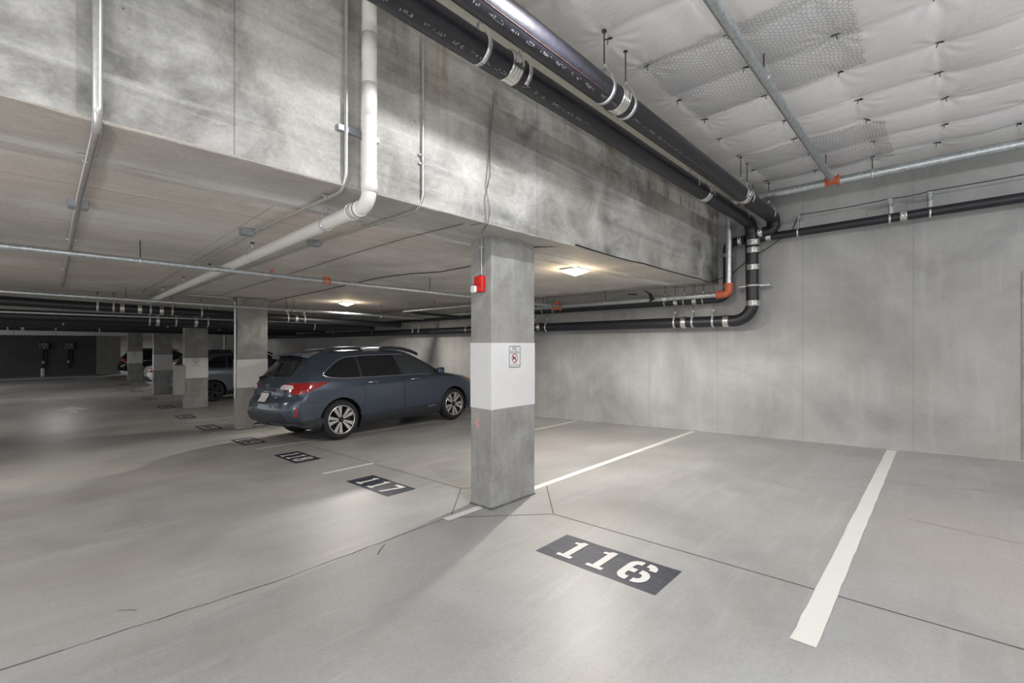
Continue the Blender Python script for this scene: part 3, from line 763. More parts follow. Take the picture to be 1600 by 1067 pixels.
S3 = empty('sprinkler_pipe', (7.32, 2.38, 2.3), label='galvanised riser with orange elbow, then along the back wall to the left', cat='pipe')
b = MB(); b.tube([(7.32, 2.38, 3.60), (7.32, 2.38, 2.40)], .045, 18); b.tube([(7.32, 2.48, 2.285), (7.32, 16, 2.24)], .045, 18); b.build('pipe_run', MAT['galv'], S3)
b = MB(); b.tube(fillet([(7.32, 2.38, 2.44), (7.32, 2.38, 2.285), (7.32, 2.55, 2.285)], .11, 8), .058, 18); b.tube([(7.32, 2.53, 2.285), (7.32, 2.56, 2.285)], .066, 18); b.tube([(7.32, 2.38, 2.42), (7.32, 2.38, 2.45)], .066, 18)
b.build('elbow', MAT['orange'], S3, label='orange pipe elbow')
orange_tee(S3, (7.22, 2.30, 3.655), .058, (0, 1, 0), (0, 0, -1)); orange_tee(S3, (7.32, 5.75, 2.27), .048, (0, 1, 0), (0, 0, 1))
coupling(S3, (7.32, 3.42, 2.28), (0, 1, 0), .045, .07, 'grooved_coupling')
for y in (2.9, 4.6, 7.2, 9.6, 12.5): 
    b = MB(); b.tube([(7.32, y, 2.3), (7.32, y, 2.52)], .006, 6); o = b.build('hanger_rod', MAT['rod'], S3); ring((7.32, y, 2.28), (0, 1, 0), .045, .02, .003).build('hanger_ring', MAT['strap'], o)
# valve drop beside the orange tee
b = MB(); b.tube([(7.28, 3.62, 2.28), (7.18, 3.62, 2.36)], .03, 10); b.tube([(7.15, 3.58, 2.36), (7.15, 3.7, 2.42)], .012, 6); b.tube([(7.2, 3.62, 2.34), (7.2, 3.62, 2.2)], .02, 8); b.tube([(7.24, 3.9, 2.38), (7.2, 4.05, 2.40)], .012, 6); b.build('drain_valve', MAT['black'], S3)

S4 = empty('sprinkler_pipe', (2, 5.6, 2.32), label='galvanised pipe under the low slab, first one left of the nearest column', cat='pipe')
b = MB(); b.tube([(-5, 5.6, 2.36), (6.6, 5.6, 2.275)], .028, 14); b.build('pipe_run', MAT['galv'], S4)
b = MB(); b.tube([(6.6, 5.6, 2.275), (7.3, 5.6, 2.27)], .028, 14); b.build('pipe_end', MAT['galv'], S4)
for x in (.60, 4.0, -2.2):
    z = 2.345 - .0073 * x; b = MB(); b.tube([(x, 5.6, z), (x, 5.6, 2.515)], .0055, 6); o = b.build('hanger_rod', MAT['rod'], S4); ring((x, 5.6, z - .02), (1, 0, 0), .029, .022, .004).build('hanger_ring', MAT['strap'], o)
orange_tee(S4, (2.42, 5.6, 2.305), .024, (1, 0, 0), (0, 0, 1)); b = MB(); b.tube([(1.78, 5.6, 2.33), (1.78, 5.6, 2.36)], .012, 8); b.tube([(1.78, 5.6, 2.36), (1.78, 5.6, 2.375)], .02, 8); b.build('sprinkler_head', MAT['orange'], S4)
S5 = empty('sprinkler_pipe', (2, 10.4, 2.3), label='pale galvanised pipe under the low slab, passing the second column', cat='pipe')
b = MB(); b.tube([(-6, 10.4, 2.40), (7.2, 10.4, 2.20)], .030, 14); b.build('pipe_run', MAT['galv'], S5)
for x in (.92, 3.6, 3.75, 5.9):
    z = 2.349 - .018 * x; b = MB(); b.tube([(x, 10.4, z - .02), (x, 10.4, 2.515)], .0055, 6); o = b.build('hanger_rod', MAT['rod'], S5); ring((x, 10.4, z - .04), (1, 0, 0), .031, .022, .004).build('hanger_ring', MAT['strap'], o)
# short branch pipe under the slab left of the nearest column
S6 = empty('sprinkler_pipe', (6.2, 8, 2.33), label='short bright pipe end under the slab above the hood of the wagon', cat='pipe')
b = MB(); b.tube([(6.05, 9.55, 2.30), (6.05, 6.0, 2.30), ], .030, 14); b.build('pipe_run', MAT['galv'], S6)
for y in (9.2, 9.3, 8.3):
    b = MB(); b.tube([(6.05, y, 2.32), (6.05, y, 2.515)], .0055, 6); o = b.build('hanger_rod', MAT['rod'], S6); ring((6.05, y, 2.30), (0, 1, 0), .031, .02, .003).build('hanger_ring', MAT['strap'], o)
b = MB(); b.tube([(6.05, 9.45, 2.30), (6.5, 9.0, 2.22), (7.3, 9.0, 2.2)], .035, 10); b.build('branch', MAT['iron'], S6)

# big dark pipes crossing the low ceiling farther back
def far_pipe(y, z0, z1, r, label, x1=7.3, marks=(), mat='iron', x0=-8, rods=()):
    p = empty('drain_pipe', (0, y, z0), label=label, cat='pipe')
    b = MB(); b.tube([(x0, y, z0), (x1, y, z1)], r, 20); b.build('pipe_run', MAT[mat], p)
    for x in marks: coupling(p, (x, y, z0 + (z1 - z0) * (x - x0) / (x1 - x0)), (1, 0, 0), r, .07)
    for x in rods: hanger(p, (x, y, z0 + (z1 - z0) * (x - x0) / (x1 - x0)), (1, 0, 0), r, 2.515)
    return p
far_pipe(11.75, 2.44, 2.06, .085, 'large black pipe past the second column, with four shiny couplings', marks=(.98, 1.25, 1.6, 4.3), rods=(.62, .85, 1.42, 1.78, 2.3, 4.1, 4.5))
far_pipe(12.3, 2.12, 2.06, .02, 'thin pale pipe just below the large black pipe', mat='galv')
far_pipe(13.4, 2.12, 2.02, .125, 'black pipe in the second row past the second column', marks=(1.75, 2.5), rods=(1.6, 2.1, 2.75, 5.4))
far_pipe(15.2, 2.10, 2.06, .13, 'black pipe in the third row near the third column', rods=(0.2, 2.2))
far_pipe(17.0, 1.99, 1.96, .05, 'thin dark pipe past the third column', mat='iron', rods=(3.4, 3.8))
far_pipe(20.0, 2.10, 1.95, .13, 'black pipe in the fourth row', marks=(-1.2, -.6), rods=(-.9, 0.1, 1.1))
far_pipe(24.0, 2.14, 2.08, .13, 'black pipe deep in the garage', marks=(.8,), rods=(-.4, .4, 2.2))
far_pipe(28.0, 2.34, 2.34, .16, 'black pipe nearest the far wall', rods=(0, 2.0))
b = MB()
for (p, q) in (((.35, 13.3, 2.5), (.1, 15.2, 2.0)), ((2.1, 13.1, 2.5), (1.7, 15.1, 2.0)), ((2.9, 13.1, 2.5), (2.6, 15.0, 2.05))):
    b = MB(); b.tube([p, q], .012, 6); tag(b.build('brace_rod', MAT['strap']), 'thin slanting steel brace between the far dark pipes', 'brace', 'slanting braces among the far pipes')
d = empty('air_duct', (0, 36, 1.95), label='silver rectangular duct along the top of the far wall', cat='duct')
for i in range(7):
    x0 = -6.2 + i * 1.6; b = MB(); b.bevbox(x0, x0 + 1.585, 36.0, 36.5, 1.955, 2.22, .01, 1); b.build('duct_section', MAT['duct'], d)

# white pvc pipe
V = empty('white_pipe', (1.38, 2.56, 2.38), label='thick white plastic pipe down the beam and away under the slab', cat='pipe')
b = MB(); pth = fillet([(1.38, 2.57, 3.86), (1.38, 2.57, 2.385), (1.38, 11.6, 2.36)], .10, 10); b.tube(pth, .045, 24); b.build('pipe_run', MAT['pvc'], V)
b = ring((1.38, 2.73, 2.385), (0, 1, 0), .045, .10, .006); b.build('socket', MAT['pvc'], V); ring((1.38, 2.57, 2.50), (0, 0, 1), .045, .08, .005).build('socket', MAT['pvc'], V); ring((1.38, 2.80, 2.385), (0, 1, 0), .05, .012, .005).build('socket_rim', MAT['pvc'], V)
ring((1.38, 2.57, 3.36), (0, 0, 1), .045, .17, .0015).build('coupling_sleeve', MAT['pvc'], V, label='slightly greyer plastic sleeve')
ring((1.38, 2.57, 3.03), (0, 0, 1), .045, .21, .0015).build('coupling_sleeve', MAT['pvc'], V)
o = ring((1.38, 2.70, 2.385), (0, 1, .2), .046, .008, .008).build('hose_clamp', MAT['rod'], V)
b = MB(); b.bevbox(1.22, 1.5, 2.655, 2.68, 2.83, 2.87, .004, 1); b.build('channel_strut', MAT['box'], V)
for y in (3.2, 4.9, 6.6, 8.2, 10): hanger(V, (1.38, y, 2.38), (0, 1, 0), .045, 2.515)

# conduits on the beam face and under the slab
def conduit(label, pts, r, fr, boxes=(), straps=()):
    c = empty('conduit', pts[0], label=label, cat='conduit')
    b = MB(); b.tube(fillet(pts, fr, 10), r, 12); b.build('conduit_run', MAT['conduit'], c)
    for (x, y, z) in boxes:
        b = MB(); b.bevbox(x - .055, x + .055, y - .05, y + .05, z - .022, z + .03, .006, 1); o = b.build('junction_box', MAT['box'], c)
        b = MB(); b.bevbox(x - .05, x + .05, y - .045, y + .045, z - .027, z - .022, .002, 1); b.build('box_cover', MAT['box'], o)
    for (x, y, z, ax) in straps:
        q = ring((x, y, z), ax, r, .014, .003, 12); 
        if abs(ax[2]) > .5: q.bevbox(x - r - .02, x + r + .02, y + r * .3, y + r + .004, z - .008, z + .008, .002, 1)
        else: q.bevbox(x - r - .02, x + r + .02, y - .008, y + .008, z + r * .3, z + r + .004, .002, 1)
        q.build('conduit_strap', MAT['conduit'], c)
    return c
conduit('stout steel conduit at the far left of the beam face', [(.14, 2.655, 3.86), (.14, 2.655, 2.47), (.13, 4.0, 2.475), (.13, 10.8, 2.49)], .019, .09, boxes=[(.13, 4.37, 2.49)], straps=[(.13, 3.2, 2.475, (0, 1, 0)), (.13, 5.9, 2.48, (0, 1, 0)), (.13, 8.4, 2.49, (0, 1, 0))])
conduit('steel conduit just left of the thick white pipe', [(1.27, 2.655, 3.86), (1.27, 2.655, 2.475), (1.22, 4.3, 2.48), (1.22, 11, 2.49)], .012, .11, boxes=[(1.19, 4.36, 2.485)], straps=[(1.255, 2.9, 2.476, (0, 1, 0)), (1.22, 5.8, 2.487, (0, 1, 0))])
conduit('thin steel conduit to the right of the thick white pipe', [(1.84, 2.66, 3.72), (1.84, 2.66, 2.48), (1.84, 3.05, 2.48), (1.78, 3.35, 2.485), (1.78, 4.39, 2.49), (1.75, 12, 2.495)], [.12, .2, .2, .3], .0, boxes=[(1.78, 4.39, 2.49)]) if False else \
conduit('thin steel conduit to the right of the thick white pipe', [(1.84, 2.66, 3.72), (1.84, 2.66, 2.48), (1.82, 3.35, 2.485), (1.78, 4.39, 2.49), (1.75, 12, 2.495)], .010, .11, boxes=[(1.78, 4.39, 2.49)], straps=[(1.84, 2.66, 2.86, (0, 0, 1)), (1.84, 2.66, 2.80, (0, 0, 1)), (1.81, 3.45, 2.486, (0, 1, 0))])
conduit('vertical conduit on the lane side of the second column', [(2.755, 10.95, .35), (2.755, 10.95, 2.42), (2.6, 10.9, 2.49), (1.9, 10.9, 2.49)], .02, .08, straps=[])
conduit('vertical conduit on the wall right of the farthest visible bay', [(7.7, 33, -.2), (7.7, 33, 2.4)], .05, .05)

def cable(label, pts, r, mat='cable', sag=0):
    P = []
    for p, q in zip(pts, pts[1:]):
        for i in range(6): t = i / 6; P.append((p[0] + (q[0] - p[0]) * t, p[1] + (q[1] - p[1]) * t, p[2] + (q[2] - p[2]) * t - sag * 4 * t * (1 - t)))
    P.append(pts[-1]); b = MB(); b.tube(P, r, 6); return tag(b.build('cable', MAT[mat]), label, 'cable')
cable('black cable along the lower edge of the beam and up round the riser', [(3.38, 3.0, 2.495), (3.72, 2.665, 2.52), (4.1, 2.665, 2.505), (4.75, 2.665, 2.498), (5.1, 2.665, 2.512), (6.0, 2.665, 2.50), (6.9, 2.665, 2.503), (7.3, 2.66, 2.49), (7.62, 2.45, 2.62), (7.70, 2.2, 2.86), (7.70, 1.95, 2.98), (7.66, 1.6, 3.2), (7.54, 1.5, 3.36)], .007, sag=.003)
cable('thin black cable strung over the wall brackets at the right', [(7.54, 1.5, 3.385), (7.54, .48, 3.39), (7.54, .10, 3.40), (7.54, -1.4, 3.43), (7.54, -5, 3.45)], .0055, sag=.015)
cable('wavy dark cable under the slab left of the nearest column', [(3.61, 11.43, 2.5), (3.55, 9.96, 2.5), (3.52, 8.42, 2.5), (3.44, 6.77, 2.5), (3.43, 5.95, 2.5), (3.53, 5.39, 2.5), (3.72, 4.98, 2.5), (3.72, 4.33, 2.5), (3.3, 3.5, 2.485)], .006)
cable('straight thin dark cable under the slab from the top of the nearest column', [(2.33, 2.8, 2.49), (2.27, 3.5, 2.488), (2.30, 4.5, 2.5), (2.37, 7.5, 2.5), (2.4, 11, 2.5)], .004, 'wire')
cable('first thin hanging wire on the beam face above the nearest column', [(2.55, 2.665, 3.60), (2.50, 2.665, 3.2), (2.50, 2.66, 2.9), (2.44, 2.66, 2.7), (2.46, 2.665, 2.5), (2.40, 2.8, 2.49)], .0035, 'wire')
cable('second thin hanging wire on the beam face above the nearest column', [(2.50, 2.665, 3.45), (2.49, 2.66, 3.1), (2.45, 2.66, 2.8), (2.50, 2.66, 2.6), (2.48, 2.665, 2.5), (2.62, 2.9, 2.49)], .003, 'wire')

# ------------------------------------------------------------------ light fixtures
for (x, y, z, wts, colr, lab) in FIXTURES:
    F = empty('ceiling_light', (x, y, z), label=lab, cat='light', group='ceiling light fixtures')
    b = MB(); b.bevbox(x - .15, x + .15, y - .15, y + .15, z - .03, z, .01, 2); b.build('housing', MAT['fix_metal'], F)
    s = .135; b = MB()
    b.add([(x - s, y - s, z - .03), (x + s, y - s, z - .03), (x + s, y + s, z - .03), (x - s, y + s, z - .03),
           (x - s * .85, y - s * .85, z - .055), (x + s * .85, y - s * .85, z - .055), (x + s * .85, y + s * .85, z - .055), (x - s * .85, y + s * .85, z - .055), (x, y, z - .105)],
          [(0, 4, 5, 1), (1, 5, 6, 2), (2, 6, 7, 3), (3, 7, 4, 0), (4, 8, 5), (5, 8, 6), (6, 8, 7), (7, 8, 4)])
    b.build('prismatic_lens', MAT['fix_glass'], F)
    for sx, sy in ((-1, -1), (1, 1)):
        b = MB(); b.tube([(x + sx * .15, y + sy * .15, z - .02), (x + sx * .185, y + sy * .185, z - .03)], .01, 6); b.build('lens_clip', MAT['fix_metal'], F)
    ld = bpy.data.lights.new('lamp_glow', 'SPOT' if z != 3.55 else 'POINT')
    if ld.type == 'SPOT' and z > 3: ld.spot_size = math.radians(174); ld.spot_blend = .12
    if z < 3:
        ld.spot_size = math.radians(172); ld.spot_blend = .35
        gd = bpy.data.lights.new('lamp_halo', 'POINT'); gd.energy = wts * .055; gd.color = (1, .78, .5); gd.shadow_soft_size = .05
        go = bpy.data.objects.new('lamp_halo', gd); COL.objects.link(go); go.parent = F; go.location = (0, 0, -.16)
    ld.energy = wts; ld.color = colr; ld.shadow_soft_size = .035
    lo = bpy.data.objects.new('lamp_glow', ld); COL.objects.link(lo); lo.parent = F; lo.location = (0, 0, -.17)

# ------------------------------------------------------------------ EV chargers on the far wall
for i, (x, lab) in enumerate(((-.30, 'left dark wall charger on the far wall'), (.78, 'right dark wall charger on the far wall'))):
    c = empty('wall_charger', (x, 38.9, 1.1), label=lab, cat='charger')
    b = MB(); b.bevbox(x - .22, x + .22, 38.75, 39, 1.12, 1.56, .03, 2); b.build('charger_box', MAT['charger'], c)
    b = MB()
    for dx, dz in ((-.08, .1), (.03, .13), (.08, .05), (0, -.08)): b.bevbox(x + dx - .03, x + dx + .03, 38.74, 38.755, 1.34 + dz - .03, 1.34 + dz + .03, .004, 1)
    b.build('display', MAT['charger_mark'], c)
    b = MB(); b.tube([(x - .04, 38.9, 1.15), (x - .04, 38.9, .1)], .04, 8); b.tube([(x + .08, 38.9, 1.15), (x + .12, 38.88, .6), (x + .06, 38.88, -.05), (x - .04, 38.88, .1)], .035, 8); b.build('charging_cable', MAT['black'], c)
    b = MB(); b.bevbox(x - .1, x + .02, 38.8, 38.95, .28, .45, .01, 1); b.build('plug_holder', MAT['box'], c)
b = MB(); b.tube([(-.35, 38.3, -.45), (-.35, 38.3, .02)], .09, 12); tag(b.build('wall_bollard', MAT['white_paint']), 'short white post below the left charger', 'bollard')

# ------------------------------------------------------------------ cars
def paint(name, col, metal=.55, rough=.28):
    m, nt, p = new_mat(name)
    n = noise(nt, posn(nt), 400, 2)
    c = mixc(nt, ramp(nt, n, .3, .7), tuple(v * .9 for v in col), tuple(v * 1.1 for v in col))
    nt.links.new(c, p.inputs['Base Color']); p.inputs['Metallic'].default_value = metal; p.inputs['Roughness'].default_value = rough
    p.inputs['Coat Weight'].default_value = .9; p.inputs['Coat Roughness'].default_value = .05
    return m
MAT['glass'] = plain('tinted_glass', (.012, .014, .018), .06, noise_amt=.1, spec=.6)
MAT['glass_clear'] = plain('side_glass', (.045, .052, .058), .06, noise_amt=.1, spec=.6)
MAT['tyre'] = plain('tyre_rubber', (.018, .018, .02), .75, noise_amt=.2, scale=60)
MAT['clad'] = plain('grey_plastic_cladding', (.028, .032, .04), .5, noise_amt=.1, scale=60)
MAT['alloy'] = plain('machined_alloy', (.70, .70, .71), .25, .8, noise_amt=.04)
MAT['alloy_dark'] = plain('dark_alloy', (.02, .02, .022), .4, .3)
MAT['chrome'] = plain('chrome', (.75, .76, .78), .15, 1.0, noise_amt=.03)
MAT['tail'] = plain('tail_lamp_red', (.32, .004, .008), .12, noise_amt=.3, scale=50, spec=.7, coat=.6)
MAT['tail_clear'] = plain('tail_lamp_clear', (.62, .60, .60), .12, noise_amt=.25, scale=70)
MAT['amber'] = plain('amber_marker', (.65, .22, .03), .2)
MAT['head'] = plain('head_lamp', (.55, .57, .6), .1)
MAT['plate_lic'] = plain('licence_plate', (.62, .60, .62), .5, noise_amt=.25, scale=45)

WAGON = dict(L=4.82,
    z=[.20, .26, .36, .50, .62, .74, .84, .92, .98, 1.03, 1.08, 1.13, 1.18, 1.26, 1.36, 1.46, 1.52, 1.565, 1.60, 1.62, 1.632],
    R=[.62, .45, .06, .00, .00, .03, .10, .115, .13, .15, .17, .20, .24, .31, .40, .48, .53, .60, .80, 1.1, 1.5],
    F=[4.62, 4.74, 4.79, 4.82, 4.82, 4.80, 4.76, 4.66, 4.50, 4.22, 3.86, 3.66, 3.56, 3.40, 3.20, 3.00, 2.88, 2.78, 2.62, 2.42, 2.2],
    W=[.80, .86, .89, .905, .915, .92, .92, .918, .91, .90, .885, .865, .845, .81, .755, .695, .655, .615, .56, .47, .34],
    rr=[.20, .28, .32, .34, .34, .34, .34, .34, .34, .34, .32, .30, .28, .26, .24, .22, .22, .24, .28, .30, .30],
    rf=[.35, .50, .58, .62, .64, .66, .70, .75, .75, .70, .60, .50, .46, .42, .38, .34, .32, .32, .32, .30, .28],
    wheels=(1.03, 3.775), wr=.355, ww=.235)
SEDAN = dict(L=4.75,
    z=[.18, .26, .40, .55, .70, .82, .90, .96, 1.00, 1.03, 1.06, 1.12, 1.20, 1.28, 1.34, 1.38, 1.41, 1.43, 1.44],
    R=[.15, .06, .02, .00, .02, .05, .08, .12, .25, .50, .72, .86, 1.06, 1.30, 1.50, 1.66, 1.86, 2.05, 2.2],
    F=[4.55, 4.68, 4.74, 4.75, 4.73, 4.66, 4.45, 4.1, 3.75, 3.62, 3.52, 3.40, 3.22, 3.02, 2.88, 2.78, 2.66, 2.55, 2.4],
    W=[.78, .85, .89, .90, .905, .905, .90, .89, .875, .86, .845, .81, .76, .70, .65, .60, .54, .45, .32],
    rr=[.2, .28, .34, .36, .36, .36, .36, .36, .34, .32, .30, .28, .26, .26, .26, .26, .26, .26, .25],
    rf=[.35, .5, .58, .62, .64, .68, .7, .7, .6, .55, .5, .45, .4, .36, .34, .32, .3, .28, .26],
    wheels=(1.05, 3.80), wr=.33, ww=.22)

class Car:
    def __init__(s, spec, zs=1.0):
        s.sp = spec; s.z = np.array(spec['z']) * zs; s.L = spec['L']
        s.t = {k: np.array(spec[k]) for k in ('R', 'F', 'W', 'rr', 'rf')}
    def g(s, k, z): return float(np.interp(z, s.z, s.t[k]))
    def side(s, x, z):
        """point on the right side (y < 0) at body position x and height z"""
        R, F, W, rr, rf = (s.g(k, z) for k in ('R', 'F', 'W', 'rr', 'rf')); x = min(max(x, R), F)
        y = W
        if x < R + rr: y = W - rr + math.sqrt(max(0, rr * rr - (R + rr - x) ** 2))
        elif x > F - rf: y = W - rf + math.sqrt(max(0, rf * rf - (x - F + rf) ** 2))
        return Vector((x, -y * (1 - .03 * ((x - s.L * .5) / (s.L * .5)) ** 2), z))
    def rear(s, y, z):
        R, W, rr = s.g('R', z), s.g('W', z), s.g('rr', z); a = abs(y); x = R
        if a > W - rr: x = R + rr - math.sqrt(max(0, rr * rr - (a - W + rr) ** 2))
        return Vector((x + .07 * (y / W) ** 2, y * .97, z))
    def wrap(s, t, z):
        """t: arc length from the rear centre line round the right corner"""
        R, W, rr = s.g('R', z), s.g('W', z), s.g('rr', z); a0 = W - rr; arc = rr * PI / 2
        if t < a0: return s.rear(-t, z)
        if t < a0 + arc:
            th = (t - a0) / rr; x = R + rr - rr * math.cos(th); y = a0 + rr * math.sin(th)
            k = .97 * (1 - th / (PI / 2)) + (1 - .03 * ((x - s.L * .5) / (s.L * .5)) ** 2) * th / (PI / 2)
            return Vector((x + .07 * (y / W) ** 2 * (1 - th / (PI / 2)), -y * k, z))
        return s.side(R + rr + (t - a0 - arc), z)
    def ringpts(s, z):
        R, F, W, rr, rf = (s.g(k, z) for k in ('R', 'F', 'W', 'rr', 'rf')); h = []
        a0 = W - rr
        for i in range(6): h.append(s.rear(-a0 * i / 6, z))
        for i in range(9):
            h.append(s.wrap(a0 + rr * PI / 2 * i / 8, z))
        for i in range(1, 28): h.append(s.side(R + rr + (F - rf - R - rr) * i / 28, z))
        for i in range(9):
            th = PI / 2 * i / 8; x = F - rf + rf * math.sin(th); y = W - rf + rf * math.cos(th)
            h.append(Vector((x, -y * (1 - .03 * ((x - s.L * .5) / (s.L * .5)) ** 2), z)))
        for i in range(1, 7):
            y = (W - rf) * (1 - i / 6); h.append(Vector((F, -y * .97, z)))
        return h
    def body_mesh(s):
        zz = np.unique(np.round(np.concatenate([np.linspace(s.z[i], s.z[i + 1], 4) for i in range(len(s.z) - 1)]), 4))
        rings = []
        for z in zz:
            h = s.ringpts(z); full = h + [Vector((p.x, -p.y, p.z)) for p in h[-2:0:-1]]; rings.append(full)
        n = len(rings[0]); b = MB(); vs = [p for r in rings for p in r]
        fs = [(i * n + j, (i + 1) * n + j, (i + 1) * n + (j + 1) % n, i * n + (j + 1) % n) for i in range(len(rings) - 1) for j in range(n)]
        b.add(vs, fs, True)
        m = len(rings[0]) // 2; k0 = (len(rings) - 1) * n
        for base, rev in ((0, False), (k0, True)):            # caps as strips between the two sides
            for j in range(m):
                a, c, d, e = base + j, base + j + 1, base + (n - j - 1) % n, base + (n - j) % n
                q = [a, c, d, e] if j else [a, c, d]
                if j == m - 1: q = [a, c, e]
                q = q[::-1] if rev else q
                b.f.append(tuple(dict.fromkeys(q))); b.sm.append(True)
        return b
    def patch(s, name, poly, mat, parent, mode='side', off=.004, step=.05, mirror=False, **kw):
        """surface piece that follows the body, with a rolled-back rim so it has thickness"""
        fn = {'side': s.side, 'rear': s.rear, 'wrap': s.wrap}[mode]
        P = []
        for i in range(len(poly)):
            a, c = Vector(poly[i]), Vector(poly[(i + 1) % len(poly)]); n = max(1, int((c - a).length / step))
            P += [a + (c - a) * k / n for k in range(n)]
        nb = len(P); xs = [p.x for p in P]; zs_ = [p.y for p in P]
        inner = []
        x = min(xs) + step / 2
        while x < max(xs):
            z = min(zs_) + step / 2
            while z < max(zs_):
                inside = False
                for i in range(nb):
                    a, c = P[i], P[(i + 1) % nb]
                    if (a.y > z) != (c.y > z) and x < (c.x - a.x) * (z - a.y) / (c.y - a.y) + a.x: inside = not inside
                if inside and min((Vector((x, z)) - q).length for q in P) > step * .45: inner.append(Vector((x, z)))
                z += step
            x += step
        co, _, fs, *_r = delaunay_2d_cdt(P + inner, [], [list(range(nb))], 1, 1e-5)
        e = .004; V3 = []; N3 = []
        for q in co:
            p = fn(q.x, q.y); n = (fn(q.x + e, q.y) - fn(q.x - e, q.y)).cross(fn(q.x, q.y + e) - fn(q.x, q.y - e))
            if n.length < 1e-12: n = Vector((0, -1, 0))
            n.normalize(); ctr = Vector((s.L / 2, 0, .8))
            if n.dot(p - ctr) < 0: n = -n
            V3.append(p); N3.append(n)
        for sgn in ((1, -1) if mirror else (1,)):
            b = MB(); vs = [Vector((p.x + n.x * off, (p.y + n.y * off) * sgn, p.z + n.z * off)) for p, n in zip(V3, N3)]
            F = []
            for f in fs:
                a = (vs[f[1]] - vs[f[0]]).cross(vs[f[2]] - vs[f[0]]); nn = Vector((N3[f[0]].x, N3[f[0]].y * sgn, N3[f[0]].z))
                F.append(tuple(f) if a.dot(nn) > 0 else tuple(f[::-1]))
            b.add(vs, F, True)
            rim = [Vector((p.x - n.x * .004, (p.y - n.y * .004) * sgn, p.z - n.z * .004)) for p, n in zip(V3[:nb], N3[:nb])]
            b.add(vs[:nb] + rim, [(i, (i + 1) % nb, nb + (i + 1) % nb, nb + i) for i in range(nb)])
            me = bpy.data.meshes.new(name); me.from_pydata(b.v, [], b.f); me.polygons.foreach_set('use_smooth', b.sm); me.materials.append(mat)
            o = bpy.data.objects.new(name, me); COL.objects.link(o); o.parent = parent; tag(o, **kw)
            out = o if sgn == 1 else out
        return out

def child(b, name, mat, parent, **kw):
    o = b.build(name, mat); o.parent = parent; return tag(o, **kw)

def make_wheel(parent, x, y, r, w, spokes, mat_sp, outward):
    wh = bpy.data.objects.new('wheel', None); COL.objects.link(wh); wh.parent = parent; wh.location = (x, y, r); wh.rotation_euler = (0, .3 * x, 0)
    n = 40; rim = r * .71; prof = [(-w / 2 + .02, rim), (-w / 2, rim + .03), (-w / 2, r - .05), (-w / 2 + .03, r - .012), (-w * .2, r), (w * .2, r), (w / 2 - .03, r - .012), (w / 2, r - .05), (w / 2, rim + .03), (w / 2 - .02, rim), (0, rim - .02), (-w / 2 + .02, rim)]
    b = MB(); vs = [(q * math.cos(2 * PI * j / n), a, q * math.sin(2 * PI * j / n)) for a, q in prof for j in range(n)]
    b.add(vs, [(i * n + j, i * n + (j + 1) % n, (i + 1) * n + (j + 1) % n, (i + 1) * n + j) for i in range(len(prof) - 1) for j in range(n)], True)
    child(b, 'tyre', MAT['tyre'], wh)
    d = outward; b = MB(); prof = [(d * (w / 2 - .012), rim + .004), (d * (w / 2 - .008), rim - .006), (d * (w / 2 - .03), rim - .02), (d * -.02, rim - .035), (d * -.02, 0)]
    vs = [(q * math.cos(2 * PI * j / n), a, q * math.sin(2 * PI * j / n)) for a, q in prof for j in range(n)]
    b.add(vs, [(i * n + j, i * n + (j + 1) % n, (i + 1) * n + (j + 1) % n, (i + 1) * n + j) for i in range(len(prof) - 1) for j in range(n)], True)
    child(b, 'rim', MAT['alloy_dark'], wh)
    b = MB(); prof = [(d * (w / 2 - .010), rim + .006), (d * (w / 2 - .004), rim - .002), (d * (w / 2 - .012), rim - .012)]
    vs = [(q * math.cos(2 * PI * j / n), a, q * math.sin(2 * PI * j / n)) for a, q in prof for j in range(n)]
    b.add(vs, [(i * n + j, i * n + (j + 1) % n, (i + 1) * n + (j + 1) % n, (i + 1) * n + j) for i in range(len(prof) - 1) for j in range(n)], True)
    child(b, 'rim_lip', mat_sp, wh)
    o_ = d * (w / 2 - .022)
    b = MB()
    for k in range(spokes):
        a = 2 * PI * k / spokes + (.09 if k % 2 else -.09)
        ca, sa = math.cos(a), math.sin(a)
        def P(rad, off, dep): return (rad * ca - off * sa, dep, rad * sa + off * ca)
        r0, r1 = rim * .20, rim * .99; w0, w1 = .012, .036 if spokes > 6 else .03
        q = [P(r0, -w0, o_ - d * .012), P(r0, w0, o_ - d * .012), P(r1, w1, o_), P(r1, -w1, o_), P(r0, -w0, o_ - d * .05), P(r0, w0, o_ - d * .05), P(r1, w1, o_ - d * .04), P(r1, -w1, o_ - d * .04)]
        b.add(q, [(0, 1, 2, 3), (4, 7, 6, 5), (0, 4, 5, 1), (1, 5, 6, 2), (2, 6, 7, 3), (3, 7, 4, 0)])
    child(b, 'spokes', mat_sp, wh)
    b = MB(); b.tube([(0, o_ - d * .05, 0), (0, o_ - d * .006, 0)], .038, 16); child(b, 'hub_cap', MAT['alloy_dark'], wh)

